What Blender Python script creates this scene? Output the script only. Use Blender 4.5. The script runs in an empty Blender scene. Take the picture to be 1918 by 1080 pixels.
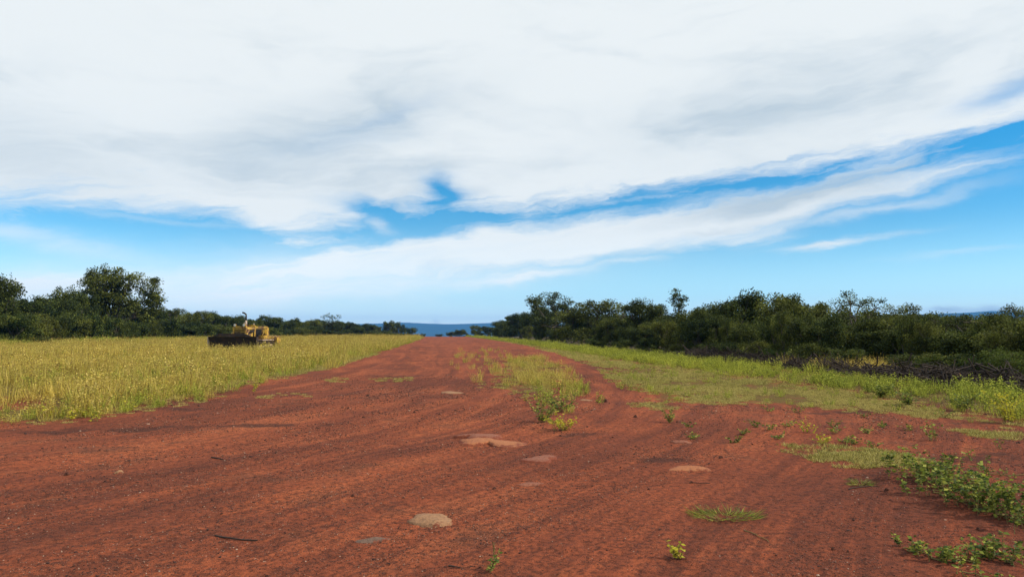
import bpy, bmesh, math, random
import numpy as np
from mathutils import Vector, Matrix

R = math.radians
scene = bpy.context.scene
col = scene.collection

# ------------------------------------------------------------------ camera
F_PX, PW, PH = 1370.0, 1918.0, 1080.0       # focal length in photo pixels
YAW, PITCH, CAM_Z = R(5.4), math.atan(84 / 1370.0), 1.65
cam_data = bpy.data.cameras.new('camera')
cam_data.sensor_width = 36.0
cam_data.lens = 36.0 * F_PX / PW
cam_data.clip_start = 0.05
cam_data.clip_end = 60000
cam = bpy.data.objects.new('camera', cam_data)
col.objects.link(cam)
cam.location = (0, 0, CAM_Z)
cam.rotation_euler = (R(90) + PITCH, 0, -YAW)
scene.camera = cam

# ------------------------------------------------------------------ sun / exposure
SUN_EL, SUN_AZ = R(36), R(106)              # azimuth clockwise from the airstrip direction (+Y)
sun_data = bpy.data.lights.new('sun', 'SUN')
sun_data.energy = 5.0
sun_data.angle = R(2)
sun_data.color = (1.0, 0.88, 0.70)
sun = bpy.data.objects.new('sun', sun_data)
col.objects.link(sun)
sd = Vector((math.sin(SUN_AZ) * math.cos(SUN_EL), math.cos(SUN_AZ) * math.cos(SUN_EL), math.sin(SUN_EL)))
sun.rotation_euler = sd.to_track_quat('Z', 'Y').to_euler()
sun.location = sd * 50
vs = scene.view_settings
vs.view_transform = 'Standard'
vs.look = 'None'
vs.exposure = 0.0
vs.gamma = 1.0
vs.use_curve_mapping = False


# ------------------------------------------------------------------ pixel <-> world helpers (used once, to read off real positions)
def ray(px, py):
    x = (px - PW / 2) / F_PX
    z = (PH / 2 - py) / F_PX
    y = 1.0
    cp, sp = math.cos(PITCH), math.sin(PITCH)
    y, z = y * cp - z * sp, y * sp + z * cp
    cy, sy = math.cos(YAW), math.sin(YAW)
    return np.array([x * cy + y * sy, -x * sy + y * cy, z])


def gp(px, py):
    d = ray(px, py)
    t = -CAM_Z / d[2]
    return (d[0] * t, d[1] * t)


def at_x(px, X):           # ground position on the vertical plane x = X
    d = ray(px, 624)
    return (X, d[1] / d[0] * X)


def at_y(px, Y):
    d = ray(px, 624)
    return (d[0] / d[1] * Y, Y)


def z_at(px, py, x, y):    # height seen at this pixel, at the distance of (x, y)
    d = ray(px, py)
    return CAM_Z + d[2] * math.hypot(x, y) / math.hypot(d[0], d[1])


def azel(px, py):
    d = ray(px, py)
    d = d / np.linalg.norm(d)
    return math.atan2(d[0], d[1]), math.asin(d[2])


# ------------------------------------------------------------------ node helper
class NT:
    def __init__(self, tree):
        self.t = tree
        self.n = tree.nodes
        self.l = tree.links

    def new(self, typ, **kw):
        nd = self.n.new(typ)
        for k, v in kw.items():
            setattr(nd, k, v)
        return nd

    def put(self, sock, v):
        if v is None:
            return
        if isinstance(v, bpy.types.NodeSocket):
            self.l.new(v, sock)
        else:
            sock.default_value = v

    def m(self, op, a, b=None, c=None, clamp=False):
        nd = self.n.new('ShaderNodeMath')
        nd.operation = op
        nd.use_clamp = clamp
        for i, v in enumerate((a, b, c)):
            self.put(nd.inputs[i], v)
        return nd.outputs[0]

    def mix(self, f, a, b, blend='MIX'):
        nd = self.n.new('ShaderNodeMix')
        nd.data_type = 'RGBA'
        nd.blend_type = blend
        self.put(nd.inputs[0], f)
        for s, v in ((nd.inputs[6], a), (nd.inputs[7], b)):
            if isinstance(v, (tuple, list)) and len(v) == 3:
                v = (*v, 1)
            self.put(s, v)
        return nd.outputs[2]

    def ramp(self, v, lo, hi, a=0.0, b=1.0, smooth=True):
        nd = self.n.new('ShaderNodeMapRange')
        nd.interpolation_type = 'SMOOTHSTEP' if smooth else 'LINEAR'
        self.put(nd.inputs[0], v)
        for i, x in enumerate((lo, hi, a, b)):
            self.put(nd.inputs[1 + i], x)
        return nd.outputs[0]

    def noise(self, vec, scale, detail=3.0, rough=0.55, dist=0.0, col=False, dims='3D'):
        nd = self.n.new('ShaderNodeTexNoise')
        nd.noise_dimensions = dims
        self.put(nd.inputs['Vector'], vec)
        nd.inputs['Scale'].default_value = scale
        nd.inputs['Detail'].default_value = detail
        nd.inputs['Roughness'].default_value = rough
        nd.inputs['Distortion'].default_value = dist
        return nd.outputs['Color' if col else 'Fac']

    def xyz(self, x, y, z=0.0):
        nd = self.n.new('ShaderNodeCombineXYZ')
        for i, v in enumerate((x, y, z)):
            self.put(nd.inputs[i], v)
        return nd.outputs[0]

    def sep(self, v):
        nd = self.n.new('ShaderNodeSeparateXYZ')
        self.put(nd.inputs[0], v)
        return nd.outputs


# ------------------------------------------------------------------ world: physical sky with a layer of stratus and cirrus
world = bpy.data.worlds.new('World')
scene.world = world
world.use_nodes = True
world.node_tree.nodes.clear()
W = NT(world.node_tree)
sky = W.new('ShaderNodeTexSky', sky_type='NISHITA')
sky.sun_disc = False
sky.sun_elevation = SUN_EL
sky.sun_rotation = SUN_AZ
sky.altitude = 1100
sky.air_density = 1.0
sky.dust_density = 0.35
sky.ozone_density = 2.5
tc = W.new('ShaderNodeTexCoord')
vn = W.new('ShaderNodeVectorMath', operation='NORMALIZE')
W.put(vn.inputs[0], tc.outputs['Generated'])
dx, dy, dz = W.sep(vn.outputs[0])
az = W.m('ARCTAN2', dx, dy)
el = W.m('ARCSINE', dz)
K = 1370.0
# coordinates in thousandths of ~0.042 degrees, so sizes can be read off the photograph
A0 = W.m('MULTIPLY', az, K)
E0 = W.m('MULTIPLY', el, K)
pv = W.xyz(W.m('MULTIPLY', A0, 0.001), W.m('MULTIPLY', E0, 0.0026), 0.0)
w1 = W.sep(W.noise(pv, 3.2, 2.0, 0.5, 0.0, True))
w2 = W.sep(W.noise(pv, 11.0, 4.0, 0.6, 0.0, True))
A = W.m('ADD', A0, W.m('ADD', W.m('MULTIPLY', W.m('SUBTRACT', w1[0], 0.5), 150), W.m('MULTIPLY', W.m('SUBTRACT', w2[0], 0.5), 70)))
E = W.m('ADD', E0, W.m('ADD', W.m('MULTIPLY', W.m('SUBTRACT', w1[1], 0.5), 42), W.m('MULTIPLY', W.m('SUBTRACT', w2[1], 0.5), 36)))
AMIN, AMAX = -1000.0, 1100.0
un = W.m('DIVIDE', W.m('SUBTRACT', A, AMIN), AMAX - AMIN, clamp=True)


def curve(points, vmin, vmax):
    """float curve over azimuth; points given as (azimuth units, value)"""
    nd = W.new('ShaderNodeFloatCurve')
    W.put(nd.inputs['Value'], un)
    c = nd.mapping.curves[0]
    pts = [((a - AMIN) / (AMAX - AMIN), (v - vmin) / (vmax - vmin)) for a, v in points]
    c.points[0].location = pts[0]
    c.points[1].location = pts[-1]
    for p in pts[1:-1]:
        c.points.new(*p)
    nd.mapping.update()
    return W.m('MULTIPLY_ADD', nd.outputs[0], vmax - vmin, vmin)


def sky_pts(lst):
    out = []
    for px, py in lst:
        a, e = azel(px, py)
        out.append((a * K, e * K))
    return out


def blob(px, py, sx, sy, ang=0.0):
    a, e = azel(px, py)
    ca, sa = math.cos(R(ang)), math.sin(R(ang))
    da = W.m('SUBTRACT', A, a * K)
    de = W.m('SUBTRACT', E, e * K)
    p = W.m('ADD', W.m('MULTIPLY', da, ca / sx), W.m('MULTIPLY', de, sa / sx))
    q = W.m('ADD', W.m('MULTIPLY', da, -sa / sy), W.m('MULTIPLY', de, ca / sy))
    d2 = W.m('ADD', W.m('MULTIPLY', p, p), W.m('MULTIPLY', q, q))
    return W.m('POWER', 2.718, W.m('MULTIPLY', d2, -1.0))


# streaky texture drawn out along the wind, rising slightly to the right
ta = R(8)
sv = W.xyz(W.m('MULTIPLY', W.m('ADD', W.m('MULTIPLY', A, math.cos(ta)), W.m('MULTIPLY', E, math.sin(ta))), 0.0026),
           W.m('MULTIPLY', W.m('SUBTRACT', W.m('MULTIPLY', E, math.cos(ta)), W.m('MULTIPLY', A, math.sin(ta))), 0.018), 3.3)
streak = W.noise(sv, 1.0, 6.0, 0.60, 0.5)
streak2 = W.noise(sv, 3.3, 5.0, 0.62, 0.6)
soft = W.noise(pv, 5.0, 4.0, 0.55, 0.3)

deck_edge = curve(sky_pts([(0, 385), (150, 375), (300, 388), (430, 415), (520, 448), (600, 432), (650, 420), (700, 398),
                           (800, 388), (900, 402), (1000, 398), (1100, 380), (1300, 345), (1500, 322), (1700, 300),
                           (1800, 272), (1918, 235)]), 0, 700)
s_noise = W.m('ADD', W.m('MULTIPLY', W.m('SUBTRACT', streak, 0.5), 150), W.m('MULTIPLY', W.m('SUBTRACT', streak2, 0.5), 70))
deck = W.ramp(W.m('ADD', W.m('SUBTRACT', E, deck_edge), s_noise), -34, 40)
band_top = curve(sky_pts([(0, 505), (300, 492), (500, 485), (600, 468), (700, 448), (800, 436), (1000, 412), (1100, 402),
                          (1200, 396), (1300, 372), (1400, 352), (1500, 340), (1600, 332), (1700, 325), (1918, 290)]), 0, 700)
band_bot = curve(sky_pts([(0, 590), (300, 590), (500, 562), (600, 552), (700, 545), (800, 535), (1000, 518), (1100, 500),
                          (1200, 482), (1300, 468), (1400, 458), (1480, 440), (1560, 405), (1650, 372), (1750, 345), (1918, 300)]), 0, 700)
b1 = W.ramp(W.m('ADD', W.m('SUBTRACT', E, band_bot), W.m('MULTIPLY', s_noise, 0.45)), -26, 34)
b2 = W.ramp(W.m('ADD', W.m('SUBTRACT', band_top, E), W.m('MULTIPLY', s_noise, 0.5)), -16, 30)
band = W.m('MULTIPLY', W.m('MULTIPLY', b1, b2), W.ramp(streak, 0.12, 0.55, 0.78, 1.0))


def add(a, b): return W.m('ADD', a, b)
def mulc(a, c): return W.m('MULTIPLY', a, c)


holes = add(mulc(blob(828, 364, 42, 26, -25), 1.1), mulc(blob(1890, 163, 70, 16, 12), 0.55))
holes = add(holes, mulc(blob(1890, 250, 90, 12, 14), 0.55))
holes = add(holes, mulc(blob(1450, 330, 150, 7, 8), 0.5))
holes = add(holes, mulc(blob(715, 212, 110, 10, 16), 0.20))
holes = add(holes, mulc(blob(640, 258, 120, 20, 14), 0.12))
holes = add(holes, mulc(blob(1120, 400, 120, 8, 5), 0.8))
holes = add(holes, mulc(blob(690, 392, 60, 12, -8), 0.9))
holes = add(holes, mulc(blob(1700, 320, 120, 8, 10), 0.5))
wisps = add(mulc(blob(40, 446, 150, 16, -6), 0.55), mulc(blob(250, 412, 200, 7, -3), 0.25))
wisps = add(wisps, mulc(blob(1565, 455, 85, 6, 5), 0.85))
wisps = add(wisps, mulc(blob(1640, 395, 150, 10, 9), 0.55))
wisps = add(wisps, mulc(blob(1010, 515, 130, 9, 8), 0.55))
wisps = add(wisps, mulc(blob(1180, 492, 60, 5, 2), 0.35))
wisps = add(wisps, mulc(blob(1790, 478, 90, 5, 4), 0.22))
wisps = add(wisps, mulc(blob(600, 522, 440, 48, 4), 0.95))
wisps = add(wisps, mulc(blob(120, 550, 300, 32, 0), 1.1))
wisps = add(wisps, mulc(blob(700, 420, 34, 9, -20), 0.5))
cover = W.m('SUBTRACT', deck, W.m('MULTIPLY', holes, 1.0), clamp=True)
cover = W.m('MAXIMUM', cover, band)
cover = W.m('MAXIMUM', cover, W.m('MULTIPLY', W.m('MINIMUM', wisps, 1.0), W.ramp(streak, 0.15, 0.6, 0.5, 1.1)))
# the airlight of the lowest few degrees
low = W.ramp(E0, -10, 72, 0.88, 0.0)
# broad light and grey areas in the underside of the deck
gv = W.xyz(W.m('MULTIPLY', A, 0.0016), W.m('MULTIPLY', E, 0.0052), 7.7)
g1 = W.noise(gv, 1.6, 4.0, 0.55, 0.6)
grey = W.ramp(g1, 0.42, 0.78, 0.0, 0.62)
grey = add(grey, mulc(blob(640, 225, 200, 46, 14), 0.75))
grey = add(grey, mulc(blob(30, 275, 150, 60, -8), 0.50))
grey = add(grey, mulc(blob(1400, 215, 250, 55, 6), 0.38))
grey = add(grey, mulc(blob(1420, 380, 190, 17, 9), 0.8))
grey = add(grey, mulc(blob(1650, 320, 190, 12, 9), 0.5))
grey = add(grey, mulc(blob(1350, 432, 90, 6, 7), 0.5))
grey = W.m('MINIMUM', W.m('MULTIPLY', grey, W.ramp(streak2, 0.25, 0.7, 0.72, 1.15)), 1.0)
bright = (9.0, 9.45, 9.5)
greyc = (5.5, 6.55, 7.3)
cloud = W.mix(grey, bright, greyc)
cloud = W.mix(W.ramp(E0, 20, 240, 0.85, 0.0), cloud, (11.8, 12.3, 12.0))
hs = W.new('ShaderNodeHueSaturation')
hs.inputs['Hue'].default_value = 0.490
hs.inputs['Saturation'].default_value = 1.5
hs.inputs['Value'].default_value = 1.45
W.put(hs.inputs['Color'], sky.outputs[0])
final = W.mix(W.m('MULTIPLY', cover, 0.97), hs.outputs[0], cloud)
cyan = W.ramp(E0, 10, 210, 0.55, 0.0)
final = W.mix(W.m('MULTIPLY', cyan, W.m('SUBTRACT', 1.0, W.m('MULTIPLY', cover, 0.8), clamp=True)), final, (6.4, 11.6, 14.6))
final = W.mix(low, final, (13.2, 14.6, 13.4))
# small grey cumulus low on the right
for (px, py, sx, sy, amp) in ((1765, 574, 22, 5, 0.7), (1850, 577, 45, 8, 0.8), (797, 598, 7, 7, 0.35)):
    final = W.mix(W.m('MULTIPLY', blob(px, py, sx, sy), amp, clamp=True), final, (4.9, 6.0, 7.0))
bg = W.new('ShaderNodeBackground')
bg.inputs['Strength'].default_value = 0.1
W.put(bg.inputs['Color'], final)
wo = W.new('ShaderNodeOutputWorld')
W.l.new(bg.outputs[0], wo.inputs['Surface'])
world.cycles.sampling_method = 'MANUAL'
world.cycles.sample_map_resolution = 1024

# ------------------------------------------------------------------ general helpers
rng = np.random.default_rng(11)
random.seed(5)


def tag(o, label=None, cat=None, group=None, kind=None):
    if label: o['label'] = label
    if cat: o['category'] = cat
    if group: o['group'] = group
    if kind: o['kind'] = kind
    return o


def empty(name, loc, rz=0.0):
    o = bpy.data.objects.new(name, None)
    o.empty_display_size = 0.2
    o.location = loc
    o.rotation_euler = (0, 0, rz)
    col.objects.link(o)
    return o


def mesh_obj(name, me, mat=None, parent=None, loc=None):
    o = bpy.data.objects.new(name, me)
    if mat is not None and not me.materials:
        me.materials.append(mat)
    if parent is not None:
        o.parent = parent
    if loc is not None:
        o.location = loc
    col.objects.link(o)
    return o


def np_mesh(name, V, Q, face_attr=None, smooth=False, mat=None, uv=None):
    """mesh from numpy vertices and quads (a quad may repeat nothing; triangles pass as Q with 3 columns)"""
    me = bpy.data.meshes.new(name)
    V = np.asarray(V, np.float32)
    Q = np.asarray(Q, np.int32)
    k = Q.shape[1]
    me.vertices.add(len(V))
    me.vertices.foreach_set('co', V.ravel())
    me.loops.add(Q.size)
    me.loops.foreach_set('vertex_index', Q.ravel())
    me.polygons.add(len(Q))
    me.polygons.foreach_set('loop_start', np.arange(0, Q.size, k, dtype=np.int32))
    me.polygons.foreach_set('loop_total', np.full(len(Q), k, np.int32))
    if smooth:
        me.polygons.foreach_set('use_smooth', np.ones(len(Q), bool))
    if face_attr is not None:
        a = me.attributes.new('v', 'FLOAT', 'FACE')
        a.data.foreach_set('value', np.asarray(face_attr, np.float32))
    if mat is not None:
        me.materials.append(mat)
    me.update()
    me.validate()
    return me


def unit(v):
    return v / np.maximum(np.linalg.norm(v, axis=-1, keepdims=True), 1e-9)


def leaf_quads(C, D, N, L, Wd, bend=0.0):
    """rhombic leaves: centre of stalk C, direction D, normal N, length, width"""
    S = unit(np.cross(D, N))
    L = np.asarray(L)[:, None]
    Wd = np.asarray(Wd)[:, None]
    p0 = C
    p1 = C + D * L * 0.45 + S * Wd * 0.5
    p2 = C + D * L + N * L * bend
    p3 = C + D * L * 0.45 - S * Wd * 0.5
    V = np.stack([p0, p1, p2, p3], 1).reshape(-1, 3)
    Q = np.arange(len(V)).reshape(-1, 4)
    return V, Q


def rand_dirs(n, r, zlo=-1.0, zhi=1.0):
    z = r.uniform(zlo, zhi, n)
    a = r.uniform(0, 2 * math.pi, n)
    s = np.sqrt(1 - z * z)
    return np.stack([s * np.cos(a), s * np.sin(a), z], 1)


def tube(path, radii, sides=6, cap=True):
    """tapered tube along a path"""
    P = np.asarray(path, float)
    n = len(P)
    T = np.zeros_like(P)
    T[1:-1] = P[2:] - P[:-2]
    T[0] = P[1] - P[0]
    T[-1] = P[-1] - P[-2]
    T = unit(T)
    ref = np.array([0.31, 0.17, 0.93])
    if abs(T[0] @ ref) > 0.93:
        ref = np.array([0.9, 0.2, 0.1])
    B1 = unit(np.cross(T, ref))
    B2 = np.cross(T, B1)
    a = np.linspace(0, 2 * math.pi, sides, endpoint=False)
    V = (P[:, None, :] + np.asarray(radii)[:, None, None] * (np.cos(a)[None, :, None] * B1[:, None, :] + np.sin(a)[None, :, None] * B2[:, None, :])).reshape(-1, 3)
    i = np.arange(n - 1)[:, None] * sides
    j = np.arange(sides)[None, :]
    j2 = (j + 1) % sides
    Q = np.stack([i + j, i + j2, i + sides + j2, i + sides + j], 2).reshape(-1, 4)
    return V, Q


class Acc:
    def __init__(self):
        self.V, self.Q, self.A, self.n = [], [], [], 0

    def add(self, V, Q, a=None):
        self.V.append(V)
        self.Q.append(Q + self.n)
        self.A.append(np.full(len(Q), 0.5) if a is None else np.broadcast_to(a, (len(Q),)).astype(float))
        self.n += len(V)

    def mesh(self, name, mat=None, smooth=False):
        return np_mesh(name, np.concatenate(self.V), np.concatenate(self.Q), np.concatenate(self.A), smooth, mat)


# value noise in numpy
_tab = np.random.default_rng(3).random((256, 256))


def vnoise(x, y):
    xi = np.floor(x).astype(int); yi = np.floor(y).astype(int)
    fx = x - xi; fy = y - yi
    fx = fx * fx * (3 - 2 * fx); fy = fy * fy * (3 - 2 * fy)
    a = _tab[xi & 255, yi & 255]; b = _tab[(xi + 1) & 255, yi & 255]
    c = _tab[xi & 255, (yi + 1) & 255]; d = _tab[(xi + 1) & 255, (yi + 1) & 255]
    return (a * (1 - fx) + b * fx) * (1 - fy) + (c * (1 - fx) + d * fx) * fy


def fbm(x, y, oct=4, gain=0.5):
    s = 0; a = 1; t = 0
    for k in range(oct):
        s = s + a * vnoise(x * 2 ** k + 17.3 * k, y * 2 ** k + 5.1 * k)
        t += a; a *= gain
    return s / t


def in_poly(x, y, poly):
    inside = np.zeros(np.shape(x), bool)
    n = len(poly)
    for i in range(n):
        x1, y1 = poly[i]; x2, y2 = poly[(i + 1) % n]
        c = (y1 > y) != (y2 > y)
        with np.errstate(divide='ignore', invalid='ignore'):
            xi = (x2 - x1) * (y - y1) / (y2 - y1 + 1e-12) + x1
        inside ^= c & (x < xi)
    return inside


# ------------------------------------------------------------------ layout of the ground
G = lambda pts: [gp(*p) for p in pts]
left_edge = G([(0, 785), (90, 786), (230, 768), (330, 750), (420, 727), (520, 703), (600, 690), (680, 667), (740, 652), (792, 633)])
P_LEFT = left_edge + [(-24, 330), (-52, 210), (-60, 100), (-64, 40), (-34, 12.5), (-18, 12.8)]
tall_r = G([(1918, 788), (1750, 760), (1600, 732), (1500, 716), (1300, 694), (1150, 673), (1050, 656), (950, 639), (885, 631.5)])
P_RTALL = tall_r + [(13, 420), (16.0, 300), (15.6, 60), (15.2, 24), (15.2, 8), (13.5, 8)]
mat_near = G([(1918, 803), (1700, 777), (1560, 763), (1400, 754), (1290, 757), (1215, 745), (1160, 716), (1130, 690), (1068, 668), (985, 646), (900, 633)])
P_RMAT = mat_near + tall_r[::-1] + [(13.5, 8), (12.5, 8)]
P_STRIP = G([(895, 724), (930, 700), (955, 678), (1005, 670), (1040, 695), (1072, 722), (1070, 745), (1062, 772), (1030, 778), (1005, 752), (955, 734)])
P_STRIP2 = G([(820, 700), (850, 668), (900, 655), (960, 662), (985, 680), (935, 702), (880, 700)])
P_MAT2 = G([(1462, 840), (1520, 834), (1640, 845), (1712, 858), (1705, 876), (1640, 876), (1540, 860)])
P_MAT3 = G([(1790, 804), (1860, 808), (1935, 816), (1935, 829), (1850, 822)])
P_MAT4 = G([(1180, 750), (1240, 752), (1275, 760), (1250, 768), (1190, 762)])
P_EDGE1 = G([(690, 712), (720, 706), (775, 706), (770, 712)])
P_EDGE2 = G([(480, 745), (540, 736), (585, 734), (580, 742), (520, 748)])
P_EDGE3 = G([(590, 712), (640, 706), (660, 709), (620, 715)])
BARE = G([(-40, 742), (70, 738), (75, 762), (-40, 768)])


def flow_g(y):            # how far wheel tracks have swung to the right of the airstrip direction
    yy = np.maximum(y, 0.0)
    return 13.0 * (1 - np.exp(-(yy / 13.0) ** 1.3)) - 1.2 * np.exp(-((yy - 6) / 5.0) ** 2)


def base_z(x, y):
    """broad terrain"""
    d = np.hypot(x, y)
    z = np.zeros_like(d)
    z -= 1.3 * np.clip((x - 16.0) / 22.0, 0, 1) ** 1.2 * np.clip(1 - (y - 150) / 150, 0, 1)
    far = np.clip((d - 380) / 2200, 0, 1)
    z -= 45 * far ** 1.25
    return z


def ground_z(x, y):
    x = np.asarray(x, float); y = np.asarray(y, float)
    d = np.hypot(x, y)
    z = base_z(x, y)
    near = np.clip(1 - (d - 40) / 60, 0, 1)
    z += (fbm(x * 0.16 + 40, y * 0.16 + 40, 3) - 0.5) * 0.16 * near
    psi = x - flow_g(y)
    rut = fbm(psi * 0.8 + 80 + 1.2 * fbm(x * 0.3, y * 0.3, 2), y * 0.16 + 30, 4, 0.6) - 0.5
    rut2 = fbm(psi * 4.2 + 9, y * 0.25 + 60, 2, 0.5) - 0.5
    dirt = np.clip(1 - (np.abs(x) - 9) / 4, 0, 1)
    z += (rut * 0.080 + rut2 * 0.012) * dirt * near
    fine = np.clip(1 - (d - 12) / 14, 0, 1)
    z += (fbm(x * 7 + 3, y * 7 + 3, 4, 0.65) - 0.5) * 0.034 * fine
    return z


def gz(x, y):
    return float(ground_z(np.array([x]), np.array([y]))[0])


def seg_dist_edge(x, y, poly, closed=True):
    d = np.full(np.shape(x), 1e9)
    n = len(poly)
    for i in range(n if closed else n - 1):
        ax, ay = poly[i]; bx, by = poly[(i + 1) % n]
        ux, uy = bx - ax, by - ay
        t = np.clip(((x - ax) * ux + (y - ay) * uy) / (ux * ux + uy * uy + 1e-9), 0, 1)
        d = np.minimum(d, np.hypot(x - ax - t * ux, y - ay - t * uy))
    return d


def soft_in(x, y, poly, w):
    d = seg_dist_edge(x, y, poly)
    s = np.where(in_poly(x, y, poly), d, -d)
    return np.clip(s / w * 0.5 + 0.5, 0, 1)


# ------------------------------------------------------------------ materials
def new_mat(name):
    m = bpy.data.materials.new(name)
    m.use_nodes = True
    m.node_tree.nodes.clear()
    t = NT(m.node_tree)
    out = t.new('ShaderNodeOutputMaterial')
    return m, t, out


def principled(t, out, color, rough=0.8, spec=0.3, metal=0.0, bump=None, bstr=0.3, bdist=0.02):
    p = t.new('ShaderNodeBsdfPrincipled')
    if isinstance(color, (tuple, list)) and len(color) == 3:
        color = (*color, 1)
    t.put(p.inputs['Base Color'], color)
    t.put(p.inputs['Roughness'], rough)
    t.put(p.inputs['Metallic'], metal)
    p.inputs['Specular IOR Level'].default_value = spec
    if bump is not None:
        b = t.new('ShaderNodeBump')
        b.inputs['Strength'].default_value = bstr
        b.inputs['Distance'].default_value = bdist
        t.put(b.inputs['Height'], bump)
        t.l.new(b.outputs[0], p.inputs['Normal'])
    t.l.new(p.outputs[0], out.inputs['Surface'])
    return p


def leaf_mat(name, ca, cb, cc=None, transl=0.3, use='object', rough=0.6, cd=None, spec=0.08):
    """foliage: colour runs between ca and cb by plant, and towards cc from leaf to leaf"""
    m, t, out = new_mat(name)
    if use == 'instance':
        at = t.new('ShaderNodeAttribute', attribute_type='INSTANCER', attribute_name='tint')
        f = at.outputs['Fac']
    else:
        oi = t.new('ShaderNodeObjectInfo')
        f = oi.outputs['Random']
    fa = t.new('ShaderNodeAttribute', attribute_name='v')
    c = t.mix(f, ca, cb)
    c = t.mix(t.ramp(fa.outputs['Fac'], 0.35, 1.0, 0.0, 1.0, False), c, cc or ca)
    if cd is not None:
        c = t.mix(t.ramp(fa.outputs['Fac'], 0.0, 0.30, 1.0, 0.0, False), c, cd)
    p = t.new('ShaderNodeBsdfPrincipled')
    t.put(p.inputs['Base Color'], c)
    p.inputs['Roughness'].default_value = rough
    p.inputs['Specular IOR Level'].default_value = spec
    tr = t.new('ShaderNodeBsdfTranslucent')
    t.put(tr.inputs['Color'], c)
    mx = t.new('ShaderNodeMixShader')
    mx.inputs[0].default_value = transl
    t.l.new(p.outputs[0], mx.inputs[1])
    t.l.new(tr.outputs[0], mx.inputs[2])
    t.l.new(mx.outputs[0], out.inputs['Surface'])
    return m


def bark_mat(name, a, b, scale=6.0):
    m, t, out = new_mat(name)
    g = t.new('ShaderNodeTexCoord')
    n = t.noise(g.outputs['Object'], scale, 5, 0.65)
    principled(t, out, t.mix(n, a, b), 0.9, 0.2, bump=n, bstr=0.6)
    return m


def dirt_material():
    m, t, out = new_mat('red_laterite_soil')
    g = t.new('ShaderNodeNewGeometry')
    pos = g.outputs['Position']
    uvn = t.new('ShaderNodeUVMap', uv_map='flow')
    u, v, _ = t.sep(uvn.outputs[0])
    fl = t.xyz(t.m('MULTIPLY', u, 1.1), t.m('MULTIPLY', v, 0.11), 0)
    s1 = t.noise(fl, 0.7, 8, 0.66, 1.4)
    fl2 = t.xyz(t.m('MULTIPLY', u, 5.0), t.m('MULTIPLY', v, 0.35), 4)
    s2 = t.noise(fl2, 1.0, 5, 0.65, 1.0)
    big = t.noise(pos, 0.22, 5, 0.6, 0.4)
    mid = t.noise(pos, 1.3, 5, 0.62, 0.2)
    grain = t.noise(pos, 17.0, 6, 0.75)
    fine = t.noise(pos, 95.0, 2, 0.6)
    red = (0.315, 0.083, 0.038)
    dark = (0.150, 0.047, 0.029)
    brown = (0.100, 0.045, 0.032)
    pale = (0.43, 0.128, 0.055)
    f = t.m('ADD', t.m('MULTIPLY', s1, 0.50), t.m('ADD', t.m('MULTIPLY', s2, 0.24), t.m('MULTIPLY', big, 0.42)))
    c = t.mix(t.ramp(f, 0.46, 0.67), dark, red)
    c = t.mix(t.ramp(t.m('ADD', f, t.m('MULTIPLY', mid, 0.25)), 0.70, 0.86, 0.0, 0.9), c, pale)
    c = t.mix(t.ramp(t.m('ADD', t.m('MULTIPLY', mid, 0.6), t.m('MULTIPLY', big, 0.5)), 0.58, 0.72, 0.0, 0.75), c, brown)
    # gravelly grain
    c = t.mix(t.ramp(grain, 0.36, 0.60, 0.80, 0.0), c, (0.060, 0.025, 0.019))
    c = t.mix(t.ramp(fine, 0.60, 0.78, 0.0, 0.40), c, (0.34, 0.15, 0.10))
    vor = t.new('ShaderNodeTexVoronoi', feature='F1')
    t.put(vor.inputs['Vector'], pos)
    vor.inputs['Scale'].default_value = 33.0
    stone = t.m('MULTIPLY', t.ramp(vor.outputs['Distance'], 0.30, 0.16), t.ramp(mid, 0.42, 0.62))
    vr = t.sep(vor.outputs['Color'])
    c = t.mix(t.m('MULTIPLY', stone, t.ramp(vr[0], 0.55, 0.60, 0.0, 0.75)), c, t.mix(vr[1], (0.055, 0.028, 0.022), (0.30, 0.17, 0.12)))
    # places where grass roots and leaf litter cover the soil
    ga = t.new('ShaderNodeAttribute', attribute_name='grass')
    gm = t.m('ADD', ga.outputs['Fac'], t.m('MULTIPLY', t.m('SUBTRACT', t.noise(pos, 2.6, 5, 0.65), 0.5), 1.3))
    gcol = t.mix(t.noise(pos, 0.5, 4), (0.115, 0.080, 0.026), (0.20, 0.145, 0.045))
    gcol = t.mix(t.ramp(grain, 0.42, 0.62, 0.6, 0.0), gcol, (0.07, 0.052, 0.018))
    gw = t.m('MULTIPLY', t.ramp(gm, 0.42, 0.78), t.ramp(ga.outputs['Fac'], 0.02, 0.2))
    c = t.mix(gw, c, gcol)
    # far country beyond the airstrip is wooded
    wd = t.new('ShaderNodeAttribute', attribute_name='wood')
    c = t.mix(wd.outputs['Fac'], c, (0.035, 0.045, 0.016))
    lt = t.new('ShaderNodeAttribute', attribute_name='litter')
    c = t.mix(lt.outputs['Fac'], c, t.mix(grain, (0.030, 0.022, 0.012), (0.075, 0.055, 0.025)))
    # dark damp hollows
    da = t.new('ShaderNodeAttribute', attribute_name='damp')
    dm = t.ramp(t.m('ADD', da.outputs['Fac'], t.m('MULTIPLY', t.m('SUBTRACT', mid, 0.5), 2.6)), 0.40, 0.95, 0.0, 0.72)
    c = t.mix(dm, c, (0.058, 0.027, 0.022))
    h = t.m('ADD', t.m('MULTIPLY', grain, 0.7), t.m('ADD', t.m('MULTIPLY', fine, 0.25), t.m('MULTIPLY', stone, 0.4)))
    h = t.m('ADD', h, t.m('MULTIPLY', s2, 0.6))
    principled(t, out, c, 0.95, 0.06, bump=h, bstr=1.0, bdist=0.05)
    return m


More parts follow.
